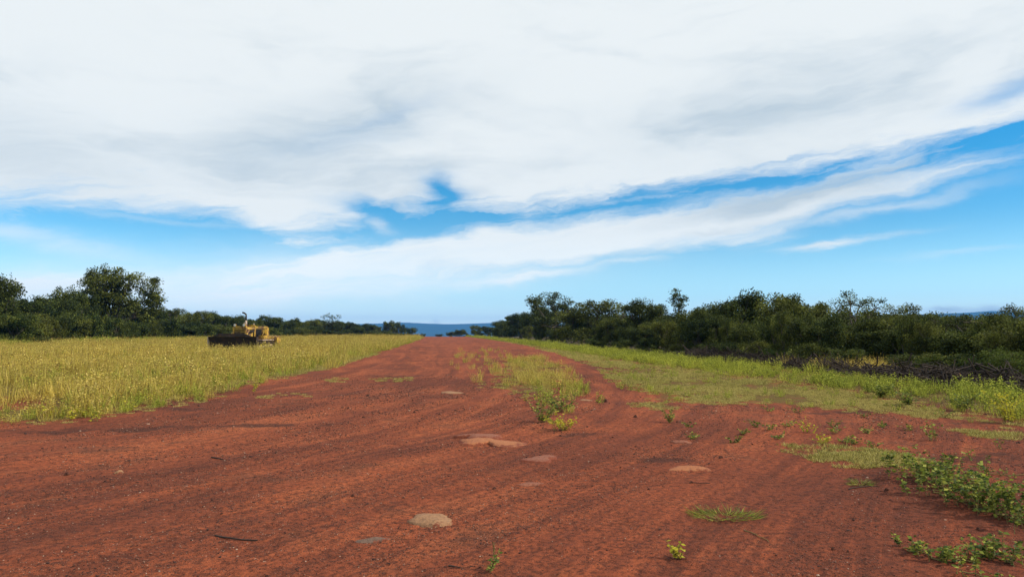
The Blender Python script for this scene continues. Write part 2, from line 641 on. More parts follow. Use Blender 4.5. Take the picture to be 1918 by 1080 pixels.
M = {}
M['dirt'] = dirt_material()
M['bark'] = bark_mat('grey_brown_bark', (0.05, 0.042, 0.035), (0.14, 0.12, 0.10))
M['dead'] = bark_mat('weathered_dead_wood', (0.018, 0.014, 0.013), (0.065, 0.048, 0.038), 9)
M['dead_pale'] = bark_mat('bleached_dead_wood', (0.04, 0.032, 0.026), (0.10, 0.075, 0.055), 9)
M['crown'] = leaf_mat('tree_foliage', (0.022, 0.044, 0.011), (0.088, 0.092, 0.020), (0.17, 0.19, 0.040), 0.26, cd=(0.020, 0.028, 0.010))
M['crown_dark'] = leaf_mat('dark_tree_foliage', (0.015, 0.030, 0.010), (0.050, 0.062, 0.015), (0.11, 0.135, 0.030), 0.22, cd=(0.014, 0.022, 0.009))
M['crown_light'] = leaf_mat('light_tree_foliage', (0.045, 0.072, 0.016), (0.075, 0.105, 0.020), (0.13, 0.16, 0.03), 0.3)
M['weed_tan'] = leaf_mat('dry_weed_leaves', (0.60, 0.46, 0.078), (0.42, 0.385, 0.066), (0.72, 0.57, 0.18), 0.45, 'instance', cd=(0.22, 0.15, 0.048))
M['weed_green'] = leaf_mat('green_weed_leaves', (0.20, 0.255, 0.034), (0.42, 0.45, 0.052), (0.62, 0.64, 0.11), 0.45, 'instance', cd=(0.085, 0.095, 0.022))
M['turf'] = leaf_mat('short_turf_blades', (0.27, 0.26, 0.050), (0.46, 0.39, 0.11), (0.56, 0.48, 0.18), 0.35, 'instance', cd=(0.12, 0.10, 0.035))
M['herb'] = leaf_mat('herb_leaves', (0.15, 0.20, 0.028), (0.22, 0.26, 0.038), (0.50, 0.49, 0.085), 0.36, spec=0.2, cd=(0.05, 0.085, 0.018))
M['herb_yellow'] = leaf_mat('yellow_herb_leaves', (0.38, 0.36, 0.03), (0.48, 0.43, 0.04), (0.22, 0.28, 0.03), 0.35)
M['stem'] = bark_mat('herb_stem', (0.13, 0.12, 0.04), (0.20, 0.15, 0.06), 30)


def stone_mat(name, a, b, d):
    m, t, out = new_mat(name)
    g = t.new('ShaderNodeTexCoord')
    ob = g.outputs['Object']
    n = t.noise(ob, 7, 6, 0.65, 0.4)
    n2 = t.noise(ob, 40, 4, 0.7)
    c = t.mix(n, a, b)
    c = t.mix(t.ramp(n2, 0.45, 0.70, 0.0, 0.8), c, d)
    # soil washed over the lower parts
    at = t.new('ShaderNodeAttribute', attribute_name='dust')
    n3 = t.noise(g.outputs['Object'], 14, 5, 0.7)
    c = t.mix(t.ramp(t.m('ADD', at.outputs['Fac'], t.m('MULTIPLY', t.m('SUBTRACT', n3, 0.5), 2.6)), 0.38, 0.72), c, (0.16, 0.042, 0.022))
    principled(t, out, c, 0.88, 0.2, bump=t.m('ADD', n, t.m('MULTIPLY', n2, 0.5)), bstr=0.9, bdist=0.02)
    return m


M['rock'] = stone_mat('tan_sandstone', (0.22, 0.115, 0.062), (0.35, 0.195, 0.10), (0.11, 0.055, 0.036))
M['rock_orange'] = stone_mat('orange_clay_rock', (0.26, 0.088, 0.040), (0.40, 0.165, 0.068), (0.14, 0.05, 0.030))
M['rock_dusty'] = stone_mat('dust_covered_rock', (0.20, 0.065, 0.040), (0.27, 0.115, 0.07), (0.10, 0.036, 0.025))
M['rock_grey'] = stone_mat('grey_rock', (0.10, 0.065, 0.05), (0.19, 0.12, 0.09), (0.06, 0.04, 0.03))
M['clod'] = stone_mat('dark_soil_clod', (0.05, 0.024, 0.018), (0.11, 0.04, 0.026), (0.035, 0.018, 0.014))


def pebble_mat():
    m, t, out = new_mat('mixed_pebbles')
    at = t.new('ShaderNodeAttribute', attribute_type='INSTANCER', attribute_name='tint')
    r = t.new('ShaderNodeValToRGB')
    t.put(r.inputs[0], at.outputs['Fac'])
    cr = r.color_ramp
    cr.elements[0].color = (0.030, 0.016, 0.013, 1)
    cr.elements[1].color = (0.42, 0.31, 0.23, 1)
    for p, c in ((0.45, (0.060, 0.026, 0.019, 1)), (0.8, (0.15, 0.055, 0.033, 1)), (0.95, (0.26, 0.13, 0.085, 1))):
        e = cr.elements.new(p); e.color = c
    principled(t, out, r.outputs[0], 0.85, 0.25)
    return m


M['pebble'] = pebble_mat()

# ------------------------------------------------------------------ the ground: one sheet to the horizon
def build_ground():
    a_front = np.linspace(R(-46), R(52), 560)
    a_back = np.linspace(R(52), R(314), 90)[1:-1]
    ang = np.concatenate([a_front, a_back])
    rad = [0.25, 0.8, 1.4, 2.0, 2.6]
    r = 3.0
    while r < 45:
        rad.append(r); r *= 1.0075
    while r < 30000:
        rad.append(r); r *= 1.035
    rad = np.array(rad)
    na, nr = len(ang), len(rad)
    RR, AA = np.meshgrid(rad, ang, indexing='ij')
    X = RR * np.sin(AA); Y = RR * np.cos(AA)
    Z = ground_z(X, Y)
    V = np.stack([X, Y, Z], 2).reshape(-1, 3)
    i = np.arange(nr - 1)[:, None] * na
    j = np.arange(na)[None, :]
    j2 = (j + 1) % na
    Q = np.stack([i + j, i + na + j, i + na + j2, i + j2], 2).reshape(-1, 4)
    # closing fan in the middle (as a small ring around the pole)
    V = np.concatenate([V, [[0, 0, float(Z[0].mean())]]])
    me = np_mesh('ground', V, Q, None, True, M['dirt'])
    x, y = V[:, 0], V[:, 1]
    psi = x - flow_g(y)
    uvl = me.uv_layers.new(name='flow')
    idx = np.empty(len(me.loops), np.int32)
    me.loops.foreach_get('vertex_index', idx)
    uvl.data.foreach_set('uv', np.stack([psi[idx], y[idx]], 1).astype(np.float32).ravel())
    g = np.zeros(len(V))
    dd = np.hypot(x, y)
    sel = dd < 600
    xs, ys = x[sel], y[sel]
    gs = np.zeros(len(xs))
    for poly, w, s in ((P_LEFT, 1.6, 1.0), (P_RTALL, 1.5, 1.0), (P_RMAT, 1.2, 0.72), (P_STRIP, 0.8, 0.62), (P_STRIP2, 2.0, 0.42), (P_MAT2, 0.4, 0.6),
                       (P_MAT3, 0.4, 0.6), (P_MAT4, 0.4, 0.75), (P_EDGE1, 0.8, 0.5), (P_EDGE2, 0.8, 0.5), (P_EDGE3, 0.8, 0.5)):
        gs = np.maximum(gs, s * soft_in(xs, ys, poly, w))
    gs *= 1 - 0.9 * soft_in(xs, ys, BARE, 0.8)
    gs = np.maximum(gs, 0.85 * ((xs > 16.0) | (xs < -60)))
    g[sel] = gs
    g[~sel] = 0.9 * ((np.abs(x[~sel]) > 9))
    wood = np.clip((dd - 420) / 250, 0, 1)
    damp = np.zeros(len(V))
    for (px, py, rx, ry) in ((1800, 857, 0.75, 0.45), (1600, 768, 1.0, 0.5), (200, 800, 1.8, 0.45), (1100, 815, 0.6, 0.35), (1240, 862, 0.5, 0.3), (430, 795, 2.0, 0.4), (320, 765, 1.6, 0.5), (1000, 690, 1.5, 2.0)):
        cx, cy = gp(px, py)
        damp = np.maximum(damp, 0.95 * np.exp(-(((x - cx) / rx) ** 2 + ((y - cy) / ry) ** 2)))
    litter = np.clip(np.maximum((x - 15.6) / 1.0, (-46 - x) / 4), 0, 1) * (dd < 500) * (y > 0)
    for nm, arr in (('grass', g), ('wood', wood), ('damp', damp), ('litter', litter)):
        at = me.attributes.new(nm, 'FLOAT', 'POINT')
        at.data.foreach_set('value', arr.astype(np.float32))
    o = mesh_obj('ground', me)
    tag(o, 'red laterite soil of the airstrip with grassy margins', 'ground', kind='structure')


build_ground()


def build_hills():
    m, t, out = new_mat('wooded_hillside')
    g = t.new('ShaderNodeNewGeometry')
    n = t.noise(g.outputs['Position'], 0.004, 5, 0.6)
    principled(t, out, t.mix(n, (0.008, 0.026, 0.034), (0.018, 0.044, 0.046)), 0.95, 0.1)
    a = np.linspace(R(-60), R(75), 420)
    rad = np.linspace(6000, 11500, 36)
    RR, AA = np.meshgrid(rad, a, indexing='ij')
    X = RR * np.sin(AA); Y = RR * np.cos(AA)
    # ridge heights read from the skyline: about 110 m straight ahead, 220 m on the right
    pa = [azel(p, 600)[0] for p in (0, 500, 700, 760, 800, 840, 880, 950, 1100, 1400, 1640, 1800, 1860, 1918)]
    py = [612, 608, 605.5, 604, 606.5, 607.5, 605.5, 603, 606, 602, 594, 591, 588, 591]
    H = np.interp(AA, pa, [(624 - v) / 1370.0 * 9000 for v in py])
    prof = np.exp(-((RR - 9000) / 1100.0) ** 2)
    foot = np.exp(-((RR - 7600) / 900.0) ** 2) * 0.38
    nz = fbm(X * 0.0011 + 50, Y * 0.0011 + 50, 4) - 0.5
    Z = -47 + (H + 47 + nz * 26) * np.maximum(prof, foot * (0.7 + 1.2 * (fbm(X * 0.0005 + 9, Y * 0.0005, 2) - 0.2)))
    V = np.stack([X, Y, Z], 2).reshape(-1, 3)
    na = len(a)
    i = np.arange(len(rad) - 1)[:, None] * na
    j = np.arange(na - 1)[None, :]
    Q = np.stack([i + j, i + na + j, i + na + j + 1, i + j + 1], 2).reshape(-1, 4)
    o = mesh_obj('hills', np_mesh('hills', V, Q, None, True, m))
    tag(o, 'long low blue hills on the far horizon', 'hills', kind='structure')


build_hills()


def build_haze():
    bm = bmesh.new()
    bmesh.ops.create_cube(bm, size=1.0)
    for v in bm.verts:
        v.co = Vector((v.co.x * 30000, 3000 + v.co.y * 20000, -60 + (v.co.z + 0.5) * 345))
    me = bpy.data.meshes.new('haze')
    bm.to_mesh(me); bm.free()
    m, t, out = new_mat('pale_air')
    pvn = t.new('ShaderNodeVolumePrincipled')
    pvn.inputs['Color'].default_value = (0.11, 0.42, 1.0, 1)
    pvn.inputs['Density'].default_value = 0.00008
    pvn.inputs['Anisotropy'].default_value = 0.0
    t.l.new(pvn.outputs[0], out.inputs['Volume'])
    o = mesh_obj('haze', me, m)
    tag(o, 'thin bluish haze in the air over the plain', 'haze', kind='stuff')


build_haze()

# ------------------------------------------------------------------ scattering (ground cover nobody could count)
def make_variants(prefix, meshes):
    c = bpy.data.collections.new(prefix)
    for k, me in enumerate(meshes):
        o = bpy.data.objects.new('%s_%02d' % (prefix, k), me)
        c.objects.link(o)
    return c


def scatter(name, variants, nvar, P, scale, tint, rot=None, label=None, cat=None, parent=None):
    n = len(P)
    me = bpy.data.meshes.new(name)
    me.vertices.add(n)
    me.vertices.foreach_set('co', np.asarray(P, np.float32).ravel())
    if rot is None:
        rot = np.stack([rng.normal(0, 0.07, n), rng.normal(0, 0.07, n), rng.uniform(0, 6.283, n)], 1)
    for nm, typ, fld, arr in (('rot', 'FLOAT_VECTOR', 'vector', rot), ('sc', 'FLOAT', 'value', scale), ('tint', 'FLOAT', 'value', tint)):
        at = me.attributes.new(nm, typ, 'POINT')
        at.data.foreach_set(fld, np.asarray(arr, np.float32).ravel())
    at = me.attributes.new('vi', 'INT', 'POINT')
    at.data.foreach_set('value', rng.integers(0, nvar, n).astype(np.int32))
    me.update()
    o = mesh_obj(name, me, None, parent)
    ng = bpy.data.node_groups.new(name + '_scatter', 'GeometryNodeTree')
    ng.interface.new_socket('Geometry', in_out='INPUT', socket_type='NodeSocketGeometry')
    ng.interface.new_socket('Geometry', in_out='OUTPUT', socket_type='NodeSocketGeometry')
    gi = ng.nodes.new('NodeGroupInput'); go = ng.nodes.new('NodeGroupOutput')
    ci = ng.nodes.new('GeometryNodeCollectionInfo')
    ci.inputs['Collection'].default_value = variants
    ci.inputs['Separate Children'].default_value = True
    ci.inputs['Reset Children'].default_value = True
    iop = ng.nodes.new('GeometryNodeInstanceOnPoints')
    iop.inputs['Pick Instance'].default_value = True

    def attr(nm, typ):
        nd = ng.nodes.new('GeometryNodeInputNamedAttribute')
        nd.data_type = typ
        nd.inputs['Name'].default_value = nm
        return nd.outputs['Attribute']
    L = ng.links.new
    L(gi.outputs[0], iop.inputs['Points'])
    L(ci.outputs[0], iop.inputs['Instance'])
    L(attr('vi', 'INT'), iop.inputs['Instance Index'])
    e2r = ng.nodes.new('FunctionNodeEulerToRotation')
    L(attr('rot', 'FLOAT_VECTOR'), e2r.inputs[0])
    L(e2r.outputs[0], iop.inputs['Rotation'])
    L(attr('sc', 'FLOAT'), iop.inputs['Scale'])
    L(iop.outputs[0], go.inputs[0])
    md = o.modifiers.new('scatter', 'NODES')
    md.node_group = ng
    tag(o, label, cat, kind='stuff')
    return o


def weed_mesh(name, seed, mat, h=0.55, stems=7, leaves=13, leaf=0.05, spread=0.16, wid=0.45, blades=10):
    r = np.random.default_rng(seed)
    acc = Acc()
    for s in range(stems):
        a = r.uniform(0, 6.283)
        hh = h * r.uniform(0.55, 1.1)
        lean = r.uniform(0.05, 0.38)
        b = np.array([math.cos(a), math.sin(a), 0]) * spread * r.uniform(0, 1)
        d = np.array([math.cos(a) * lean, math.sin(a) * lean, 1.0])
        tt = np.linspace(0, 1, 3)[:, None]
        path = b + d * hh * tt + np.array([0, 0, -0.10 * hh]) * tt ** 2 * lean * 3
        V, Q = tube(path, [0.004, 0.0032, 0.0018], 3)
        acc.add(V, Q, 0.05)
        n = leaves
        t = r.uniform(0.15, 1.0, n)
        C = b + d * hh * t[:, None]
        D = unit(rand_dirs(n, r, -0.2, 0.75))
        N = unit(np.cross(D, rand_dirs(n, r)))
        N = np.where(N[:, 2:3] < 0, -N, N)
        LL = leaf * r.uniform(0.6, 1.35, n) * (1.15 - 0.5 * t)
        V, Q = leaf_quads(C, D, N, LL, LL * wid, -0.15)
        acc.add(V, Q, np.clip(r.normal(0.48, 0.34, n), 0, 1))
    if blades:
        n = blades
        a = r.uniform(0, 6.283, n)
        rad = spread * np.sqrt(r.uniform(0, 1, n))
        C = np.stack([np.cos(a) * rad, np.sin(a) * rad, np.zeros(n)], 1)
        a2 = a + r.normal(0, 0.8, n)
        lean = r.uniform(0.1, 0.6, n)
        D = unit(np.stack([np.cos(a2) * lean, np.sin(a2) * lean, np.ones(n)], 1))
        N = unit(np.cross(D, rand_dirs(n, r)))
        LL = h * r.uniform(0.35, 0.9, n)
        V, Q = leaf_quads(C, D, N, LL, np.full(n, 0.011), 0.12)
        acc.add(V, Q, np.clip(r.normal(0.4, 0.3, n), 0, 1))
    return acc.mesh(name, mat)


def turf_mesh(name, seed, mat, h=0.07, n=90, rad=0.16, w=0.008):
    r = np.random.default_rng(seed)
    a = r.uniform(0, 6.283, n)
    rr = rad * np.sqrt(r.uniform(0, 1, n))
    C = np.stack([np.cos(a) * rr, np.sin(a) * rr, np.full(n, -0.005)], 1)
    a2 = r.uniform(0, 6.283, n)
    lean = r.uniform(0.3, 2.2, n)
    D = unit(np.stack([np.cos(a2) * lean, np.sin(a2) * lean, np.ones(n)], 1))
    N = unit(np.cross(D, rand_dirs(n, r)))
    LL = h * r.uniform(0.5, 1.5, n)
    acc = Acc()
    V, Q = leaf_quads(C, D, N, LL, np.full(n, w), 0.1)
    acc.add(V, Q, np.clip(r.normal(0.4, 0.35, n), 0, 1))
    return acc.mesh(name, mat)


tan_v = make_variants('dry_weed', [weed_mesh('dry_weed', 100 + k, M['weed_tan'], *((0.58, 7, 13, 0.066, 0.20, 0.5, 11) if k < 3 else (0.66, 4, 7, 0.05, 0.22, 0.45, 46))) for k in range(6)])
green_v = make_variants('green_weed', [weed_mesh('green_weed', 200 + k, M['weed_green'], *((0.48, 7, 14, 0.066, 0.18, 0.5, 9) if k < 4 else (0.56, 4, 8, 0.055, 0.2, 0.5, 40))) for k in range(6)])
turf_v = make_variants('turf', [turf_mesh('turf', 300 + k, M['turf']) for k in range(4)])


def sample(poly, n, dens=None):
    xs = [p[0] for p in poly]; ys = [p[1] for p in poly]
    x = rng.uniform(min(xs), max(xs), n)
    # favour near ground: sample depth with density falling off with distance
    lo, hi = max(min(ys), 5.0), max(ys)
    y = rng.uniform(lo, hi, n)
    return x, y


def visible(x, y, margin=6.0):
    """inside the field of view, with a margin for a step to the side"""
    a = np.arctan2(x, y)
    d = np.hypot(x, y)
    m = np.arctan2(margin, d)
    return (a > YAW - R(35.2) - m) & (a < YAW + R(35.2) + m)


def scatter_poly(polys, y0, y1, density, w=0.5, thin=None):
    poly = polys
    xs = [p[0] for p in poly]; ys = [p[1] for p in poly]
    x0, x1 = min(xs), max(xs)
    y0 = max(y0, min(ys)); y1 = min(y1, max(ys))
    if y1 <= y0:
        return np.zeros(0), np.zeros(0)
    n = int((x1 - x0) * (y1 - y0) * density)
    x = rng.uniform(x0, x1, n); y = rng.uniform(y0, y1, n)
    ok = visible(x, y)
    x, y = x[ok], y[ok]
    ok = rng.random(len(x)) < soft_in(x, y, poly, w)
    return x[ok], y[ok]


# left field of weeds
X, Y, S = [], [], []
for (y0, y1, den, sc) in ((8, 22, 12, 0.95), (22, 40, 9, 1.05), (40, 80, 5.0, 1.25), (80, 150, 2.4, 1.5), (150, 330, 0.9, 1.9)):
    x, y = scatter_poly(P_LEFT, y0, y1, den, 0.9)
    keep = rng.random(len(x)) > 0.93 * soft_in(x, y, BARE, 0.7)
    gapn = fbm(x * 0.9 + 7, y * 0.55 + 3, 3)
    keep &= (gapn > 0.44) | (y > 34) | (rng.random(len(x)) < 0.18)
    keep &= (gapn > 0.33) | (rng.random(len(x)) < 0.4)
    x, y = x[keep], y[keep]
    X.append(x); Y.append(y)
    d_edge = seg_dist_edge(x, y, left_edge, False)
    S.append(sc * rng.uniform(0.55, 1.35, len(x)) * np.clip(0.75 + d_edge * 0.2, 0.75, 1.05) * (0.55 + 0.85 * fbm(x * 0.45, y * 0.45, 3)))
X = np.concatenate(X); Y = np.concatenate(Y); S = np.concatenate(S)
T = np.clip(fbm(X * 0.22 + 31, Y * 0.12 + 12, 3) * 2.2 - 0.65 + rng.normal(0, 0.32, len(X)), 0, 1)
edge_d = seg_dist_edge(X, Y, left_edge, False)
T = np.clip(T + 0.5 * np.exp(-edge_d / 1.2), 0, 1)
sel = rng.random(len(X)) < np.where(edge_d < 1.5, 0.45, np.clip((fbm(X * 0.35 + 61, Y * 0.2 + 22, 3) - 0.46) * 2.2, 0.04, 0.5))
P = np.stack([X, Y, ground_z(X, Y) - 0.01], 1)
scatter('weed_field', tan_v, 6, P[~sel], S[~sel], T[~sel], label='tall yellow weeds filling the field left of the airstrip', cat='weeds')
scatter('green_weed_cover', green_v, 6, P[sel], S[sel] * 0.85, T[sel] * 0.5, label='greener weeds mixed through the left field and its edge', cat='weeds')

# right verge of bright green weeds
X, Y, S = [], [], []
for (y0, y1, den, sc) in ((8, 25, 11, 0.9), (25, 45, 9, 0.9), (45, 90, 5, 1.05), (90, 200, 2.2, 1.5), (200, 420, 0.9, 1.9)):
    x, y = scatter_poly(P_RTALL, y0, y1, den, 0.8)
    keep = (fbm(x * 0.8 + 70, y * 0.5 + 30, 3) > 0.42) | (rng.random(len(x)) < 0.25)
    x, y = x[keep], y[keep]
    X.append(x); Y.append(y); S.append(sc * rng.uniform(0.5, 1.1, len(x)) * (0.55 + 0.9 * fbm(x * 0.9 + 4, y * 0.6 + 8, 2)))
X = np.concatenate(X); Y = np.concatenate(Y); S = np.concatenate(S)
T = np.clip(fbm(X * 0.5 + 11, Y * 0.2 + 2, 3) * 2.0 - 0.5 + rng.normal(0, 0.33, len(X)), 0, 1)
scatter('verge_weeds', green_v, 6, np.stack([X, Y, ground_z(X, Y) - 0.01], 1), S, T, label='bright green knee-high weeds along the right verge', cat='weeds')

# greener, higher growth along the back of the left field, in front of the trees
n = 5200
y = rng.uniform(40, 210, n)
x = np.interp(y, [40, 210], [-47, -45]) + rng.normal(0, 2.2, n)
k = visible(x, y)
x, y = x[k], y[k]
scatter('field_back_weeds', green_v, 6, np.stack([x, y, ground_z(x, y) - 0.01], 1), rng.uniform(1.3, 2.3, len(x)) * (0.5 + fbm(x * .2, y * .2, 2)), np.clip(rng.normal(0.15, 0.2, len(x)), 0, 1), label='higher green growth along the back of the left field', cat='weeds')
# green tufts standing up out of the turf on the right
x, y = scatter_poly(P_RMAT, 8, 90, 2.2, 0.6)
k = fbm(x * 1.0 + 40, y * 0.8 + 40, 3) > 0.5
x, y = x[k], y[k]
scatter('turf_tufts', green_v, 6, np.stack([x, y, ground_z(x, y) - 0.01], 1), rng.uniform(0.25, 0.6, len(x)), np.clip(rng.normal(0.3, 0.3, len(x)), 0, 1), label='small green tufts standing in the turf on the right', cat='weeds')

# dry grass showing through a gap behind the brush heaps
x = rng.normal(18.2, 0.7, 260); y = rng.normal(28.5, 2.6, 260)
scatter('gap_grass', tan_v, 6, np.stack([x, y, ground_z(x, y)], 1), rng.uniform(0.8, 1.4, 260), rng.random(260) * 0.6, label='dry yellow grass in the gap behind the brush heaps', cat='grass')

# short turf
X, Y = [], []
for poly, den in ((P_RMAT, 40), (P_MAT2, 150), (P_MAT3, 110), (P_MAT4, 30), (P_EDGE1, 10), (P_EDGE2, 12), (P_EDGE3, 10), (P_STRIP, 9)):
    for (y0, y1, f) in ((6, 30, 1.0), (30, 70, 0.4), (70, 300, 0.08)):
        x, y = scatter_poly(poly, y0, y1, den * f, 0.35)
        if poly is P_RMAT:
            k = (fbm(x * 0.9 + 3, y * 0.6 + 8, 4) > 0.49) | (rng.random(len(x)) < 0.12)
            x, y = x[k], y[k]
        elif poly in (P_MAT2, P_MAT3, P_STRIP, P_EDGE1, P_EDGE2, P_EDGE3, P_MAT4):
            k = (fbm(x * 2.2 + 3, y * 2.2 + 8, 3) > 0.47) | (rng.random(len(x)) < 0.1)
            x, y = x[k], y[k]
        X.append(x); Y.append(y)
b = left_edge + [(-19, 12.0)]
bx, by = scatter_poly(P_LEFT, 10, 60, 22, 0.9)
k = seg_dist_edge(bx, by, left_edge, False) < 0.9
X.append(bx[k]); Y.append(by[k])
X = np.concatenate(X); Y = np.concatenate(Y)
T = np.clip(fbm(X * 0.4 + 5, Y * 0.3 + 9, 3) * 1.8 - 0.4 + rng.normal(0, 0.2, len(X)), 0, 1)
dist = np.hypot(X, Y)
scatter('short_turf', turf_v, 4, np.stack([X, Y, ground_z(X, Y)], 1), rng.uniform(0.7, 1.25, len(X)) * np.clip(dist / 28, 0.75, 1.8), T,
        rot=np.stack([0 * X, 0 * X, rng.uniform(0, 6.283, len(X))], 1), label='short yellow-green turf lying in mats on the red soil', cat='grass')

# the island of grass growing up the middle of the airstrip
X, Y = [], []
for poly, den in ((P_STRIP, 7.0), (P_STRIP2, 0.7)):
    x, y = scatter_poly(poly, 10, 80, den, 0.9 if poly is P_STRIP else 3.0)
    k = (fbm(x * 1.3 + 5, y * 0.7 + 5, 3) > 0.48) | (rng.random(len(x)) < 0.06)
    X.append(x[k]); Y.append(y[k])
X = np.concatenate(X); Y = np.concatenate(Y)
gsel = (rng.random(len(X)) < np.clip((26 - Y) / 9, 0.15, 0.8))
scatter('middle_strip_green_weeds', green_v, 6, np.stack([X, Y, ground_z(X, Y) - 0.01], 1)[gsel], rng.uniform(0.4, 0.8, gsel.sum()), np.clip(rng.normal(0.35, 0.3, gsel.sum()), 0, 1.0), label='green weeds at the near end of the middle grass island', cat='weeds')
X, Y = X[~gsel], Y[~gsel]
scatter('middle_strip_weeds', tan_v, 6, np.stack([X, Y, ground_z(X, Y) - 0.01], 1), rng.uniform(0.45, 0.9, len(X)), np.clip(rng.normal(0.75, 0.25, len(X)), 0, 1.0),
        label='clumpy grass island growing in the middle of the airstrip', cat='weeds')

# pebbles and grit
def pebble_mesh(name, seed):
    r = np.random.default_rng(seed)
    bm = bmesh.new()
    bmesh.ops.create_icosphere(bm, subdivisions=1, radius=1.0)
    s = r.uniform(0.6, 1.1, 3) * np.array([1, 0.8, 0.55])
    for v in bm.verts:
        k = r.uniform(0.75, 1.15)
        v.co = Vector((v.co.x * s[0] * k, v.co.y * s[1] * k, v.co.z * s[2] * k))
    me = bpy.data.meshes.new(name)
    bm.to_mesh(me); bm.free()
    me.materials.append(M['pebble'])
    return me


peb_v = make_variants('pebble', [pebble_mesh('pebble', 400 + k) for k in range(6)])
n = 300000
y = 3.6 * np.exp(rng.random(n) * math.log(30 / 3.6))
a = YAW + rng.uniform(R(-41), R(41), n)
X = y * np.sin(a); Y = y * np.cos(a)
pat = fbm(X * 0.9 + 21, Y * 0.9 + 4, 3)
psi = X - flow_g(Y)
pat2 = fbm(psi * 1.8 + 3, Y * 0.15, 2)
ok = rng.random(n) < np.clip((pat * 0.6 + pat2 * 0.5 - 0.42) * 3.6, 0.04, 1)
for (px, py, rr) in ((868, 968, 0.35), (690, 1030, 0.5), (1560, 1048, 0.4), (330, 1000, 0.7), (620, 985, 0.4), (420, 935, 0.9), (1030, 975, 0.4), (1240, 855, 0.6), (250, 900, 0.9)):
    cx, cy = gp(px, py)
    ok |= rng.random(n) < 1.1 * np.exp(-(((X - cx) / rr) ** 2 + ((Y - cy) / (rr * 0.6)) ** 2))
ok &= ~in_poly(X, Y, P_LEFT) & ~in_poly(X, Y, P_RMAT)
X, Y = X[ok], Y[ok]
sz = 0.0045 + 0.007 * rng.random(len(X)) ** 3 + np.where(rng.random(len(X)) < 0.012, 0.016 * rng.random(len(X)), 0)
sz *= np.clip(np.hypot(X, Y) / 9, 0.8, 2.0)
scatter('gravel', peb_v, 6, np.stack([X, Y, ground_z(X, Y) + sz * 0.2], 1), sz, rng.random(len(X)), label='loose dark gravel and grit strewn over the red soil', cat='gravel')

# ------------------------------------------------------------------ trees
def tree_meshes(seed, lobes, leaf=0.12, per=110, crad=0.42, trunk_r=0.11, fork=0.3, mat='crown', stems=1, flat=1.0, limb_share=0.6, shell=0.55):
    """trunk with limbs, and a crown of leaf clusters; lobes are (x, y, z, rx, ry, rz, clusters)"""
    r = np.random.default_rng(seed)
    cr, tk = Acc(), Acc()
    top = max(l[2] for l in lobes)
    bases = [np.array([r.normal(0, 0.12) * (stems > 1), r.normal(0, 0.12) * (stems > 1), -0.15]) for _ in range(stems)]
    forks = []
    for b in bases:
        f = np.array([b[0] * 2 + r.normal(0, 0.15), b[1] * 2 + r.normal(0, 0.15), top * fork])
        mid = (b + f) / 2 + r.normal(0, 0.06, 3)
        V, Q = tube([b, b + [0, 0, 0.2], mid, f], [trunk_r * 1.35, trunk_r * 1.05, trunk_r * 0.9, trunk_r * 0.7], 7)
        tk.add(V, Q)
        forks.append(f)
    for (cx, cy, cz, rx, ry, rz, nc) in lobes:
        d = rand_dirs(nc, r, -0.75, 1.0)
        rad = shell + (1.02 - shell) * r.random(nc) ** 0.6
        C = np.array([cx, cy, cz]) + d * rad[:, None] * np.array([rx, ry, rz])
        C += r.normal(0, 0.06, C.shape) * np.array([rx, ry, rz])
        C[:, 2] = np.maximum(C[:, 2], 0.25)
        lc = np.array([cx, cy, cz - 0.5 * rz])
        f = forks[r.integers(len(forks))]
        V, Q = tube([f, (f + lc) / 2 + r.normal(0, 0.15, 3), lc], [trunk_r * 0.62, trunk_r * 0.48, trunk_r * 0.36], 5)
        tk.add(V, Q)
        for k in range(nc):
            c = C[k]
            if r.random() < limb_share:
                m = lc * 0.5 + c * 0.5 + np.array([0, 0, -0.12 * rz]) + r.normal(0, 0.08, 3)
                V, Q = tube([lc + r.normal(0, 0.05, 3), m, c], [trunk_r * 0.30, trunk_r * 0.18, trunk_r * 0.07], 4)
                tk.add(V, Q)
            n = int(per * r.uniform(0.6, 1.4))
            q = r.normal(0, 1, (n, 3))
            q = q / np.maximum(np.linalg.norm(q, axis=1, keepdims=True), 1e-6) * (r.random((n, 1)) ** 0.45)
            sz = crad * r.uniform(0.65, 1.35)
            LC = c + q * sz * np.array([1.1, 1.1, 1.0 * flat])
            D = unit(rand_dirs(n, r, -0.95, 0.8) + 0.5 * q)
            N = unit(np.cross(D, rand_dirs(n, r)))
            N = np.where(N[:, 2:3] < 0, -N, N)
            LL = leaf * r.uniform(0.6, 1.4, n)
            V, Q = leaf_quads(LC, D, N, LL, LL * 0.55, -0.1)
            cr.add(V, Q, np.clip(r.normal(0.25, 0.25, n) + 0.6 * r.random() ** 2, 0, 1))
    return cr.mesh('crown', M[mat]), tk.mesh('trunk', M['bark'], True)


def round_lobes(seed, H, Wd, base=0.25, n=7, cl=7):
    r = np.random.default_rng(seed)
    L = [(0, 0, H * 0.55, Wd * 0.30, Wd * 0.30, H * 0.40, cl * 2)]
    for k in range(n):
        a = 6.283 * k / n + r.uniform(-0.4, 0.4)
        z = H * (base + 0.12 + (0.72 - base) * r.random() ** 0.7)
        ro = Wd * 0.5 * r.uniform(0.45, 0.75) * (1.1 - 0.30 * z / H)
        s = Wd * r.uniform(0.15, 0.23)
        L.append((math.cos(a) * ro, math.sin(a) * ro, z, s, s, min(s * 0.9, H - z), cl))
    return L


TREES = {}          # kind -> list of (crown mesh, trunk mesh, height, width)


def measure(me):
    co = np.empty(len(me.vertices) * 3, np.float32)
    me.vertices.foreach_get('co', co)
    co = co.reshape(-1, 3)
    return float(np.percentile(co[:, 2], 99.7)), float(np.percentile(np.hypot(co[:, 0], co[:, 1]), 97)) * 2


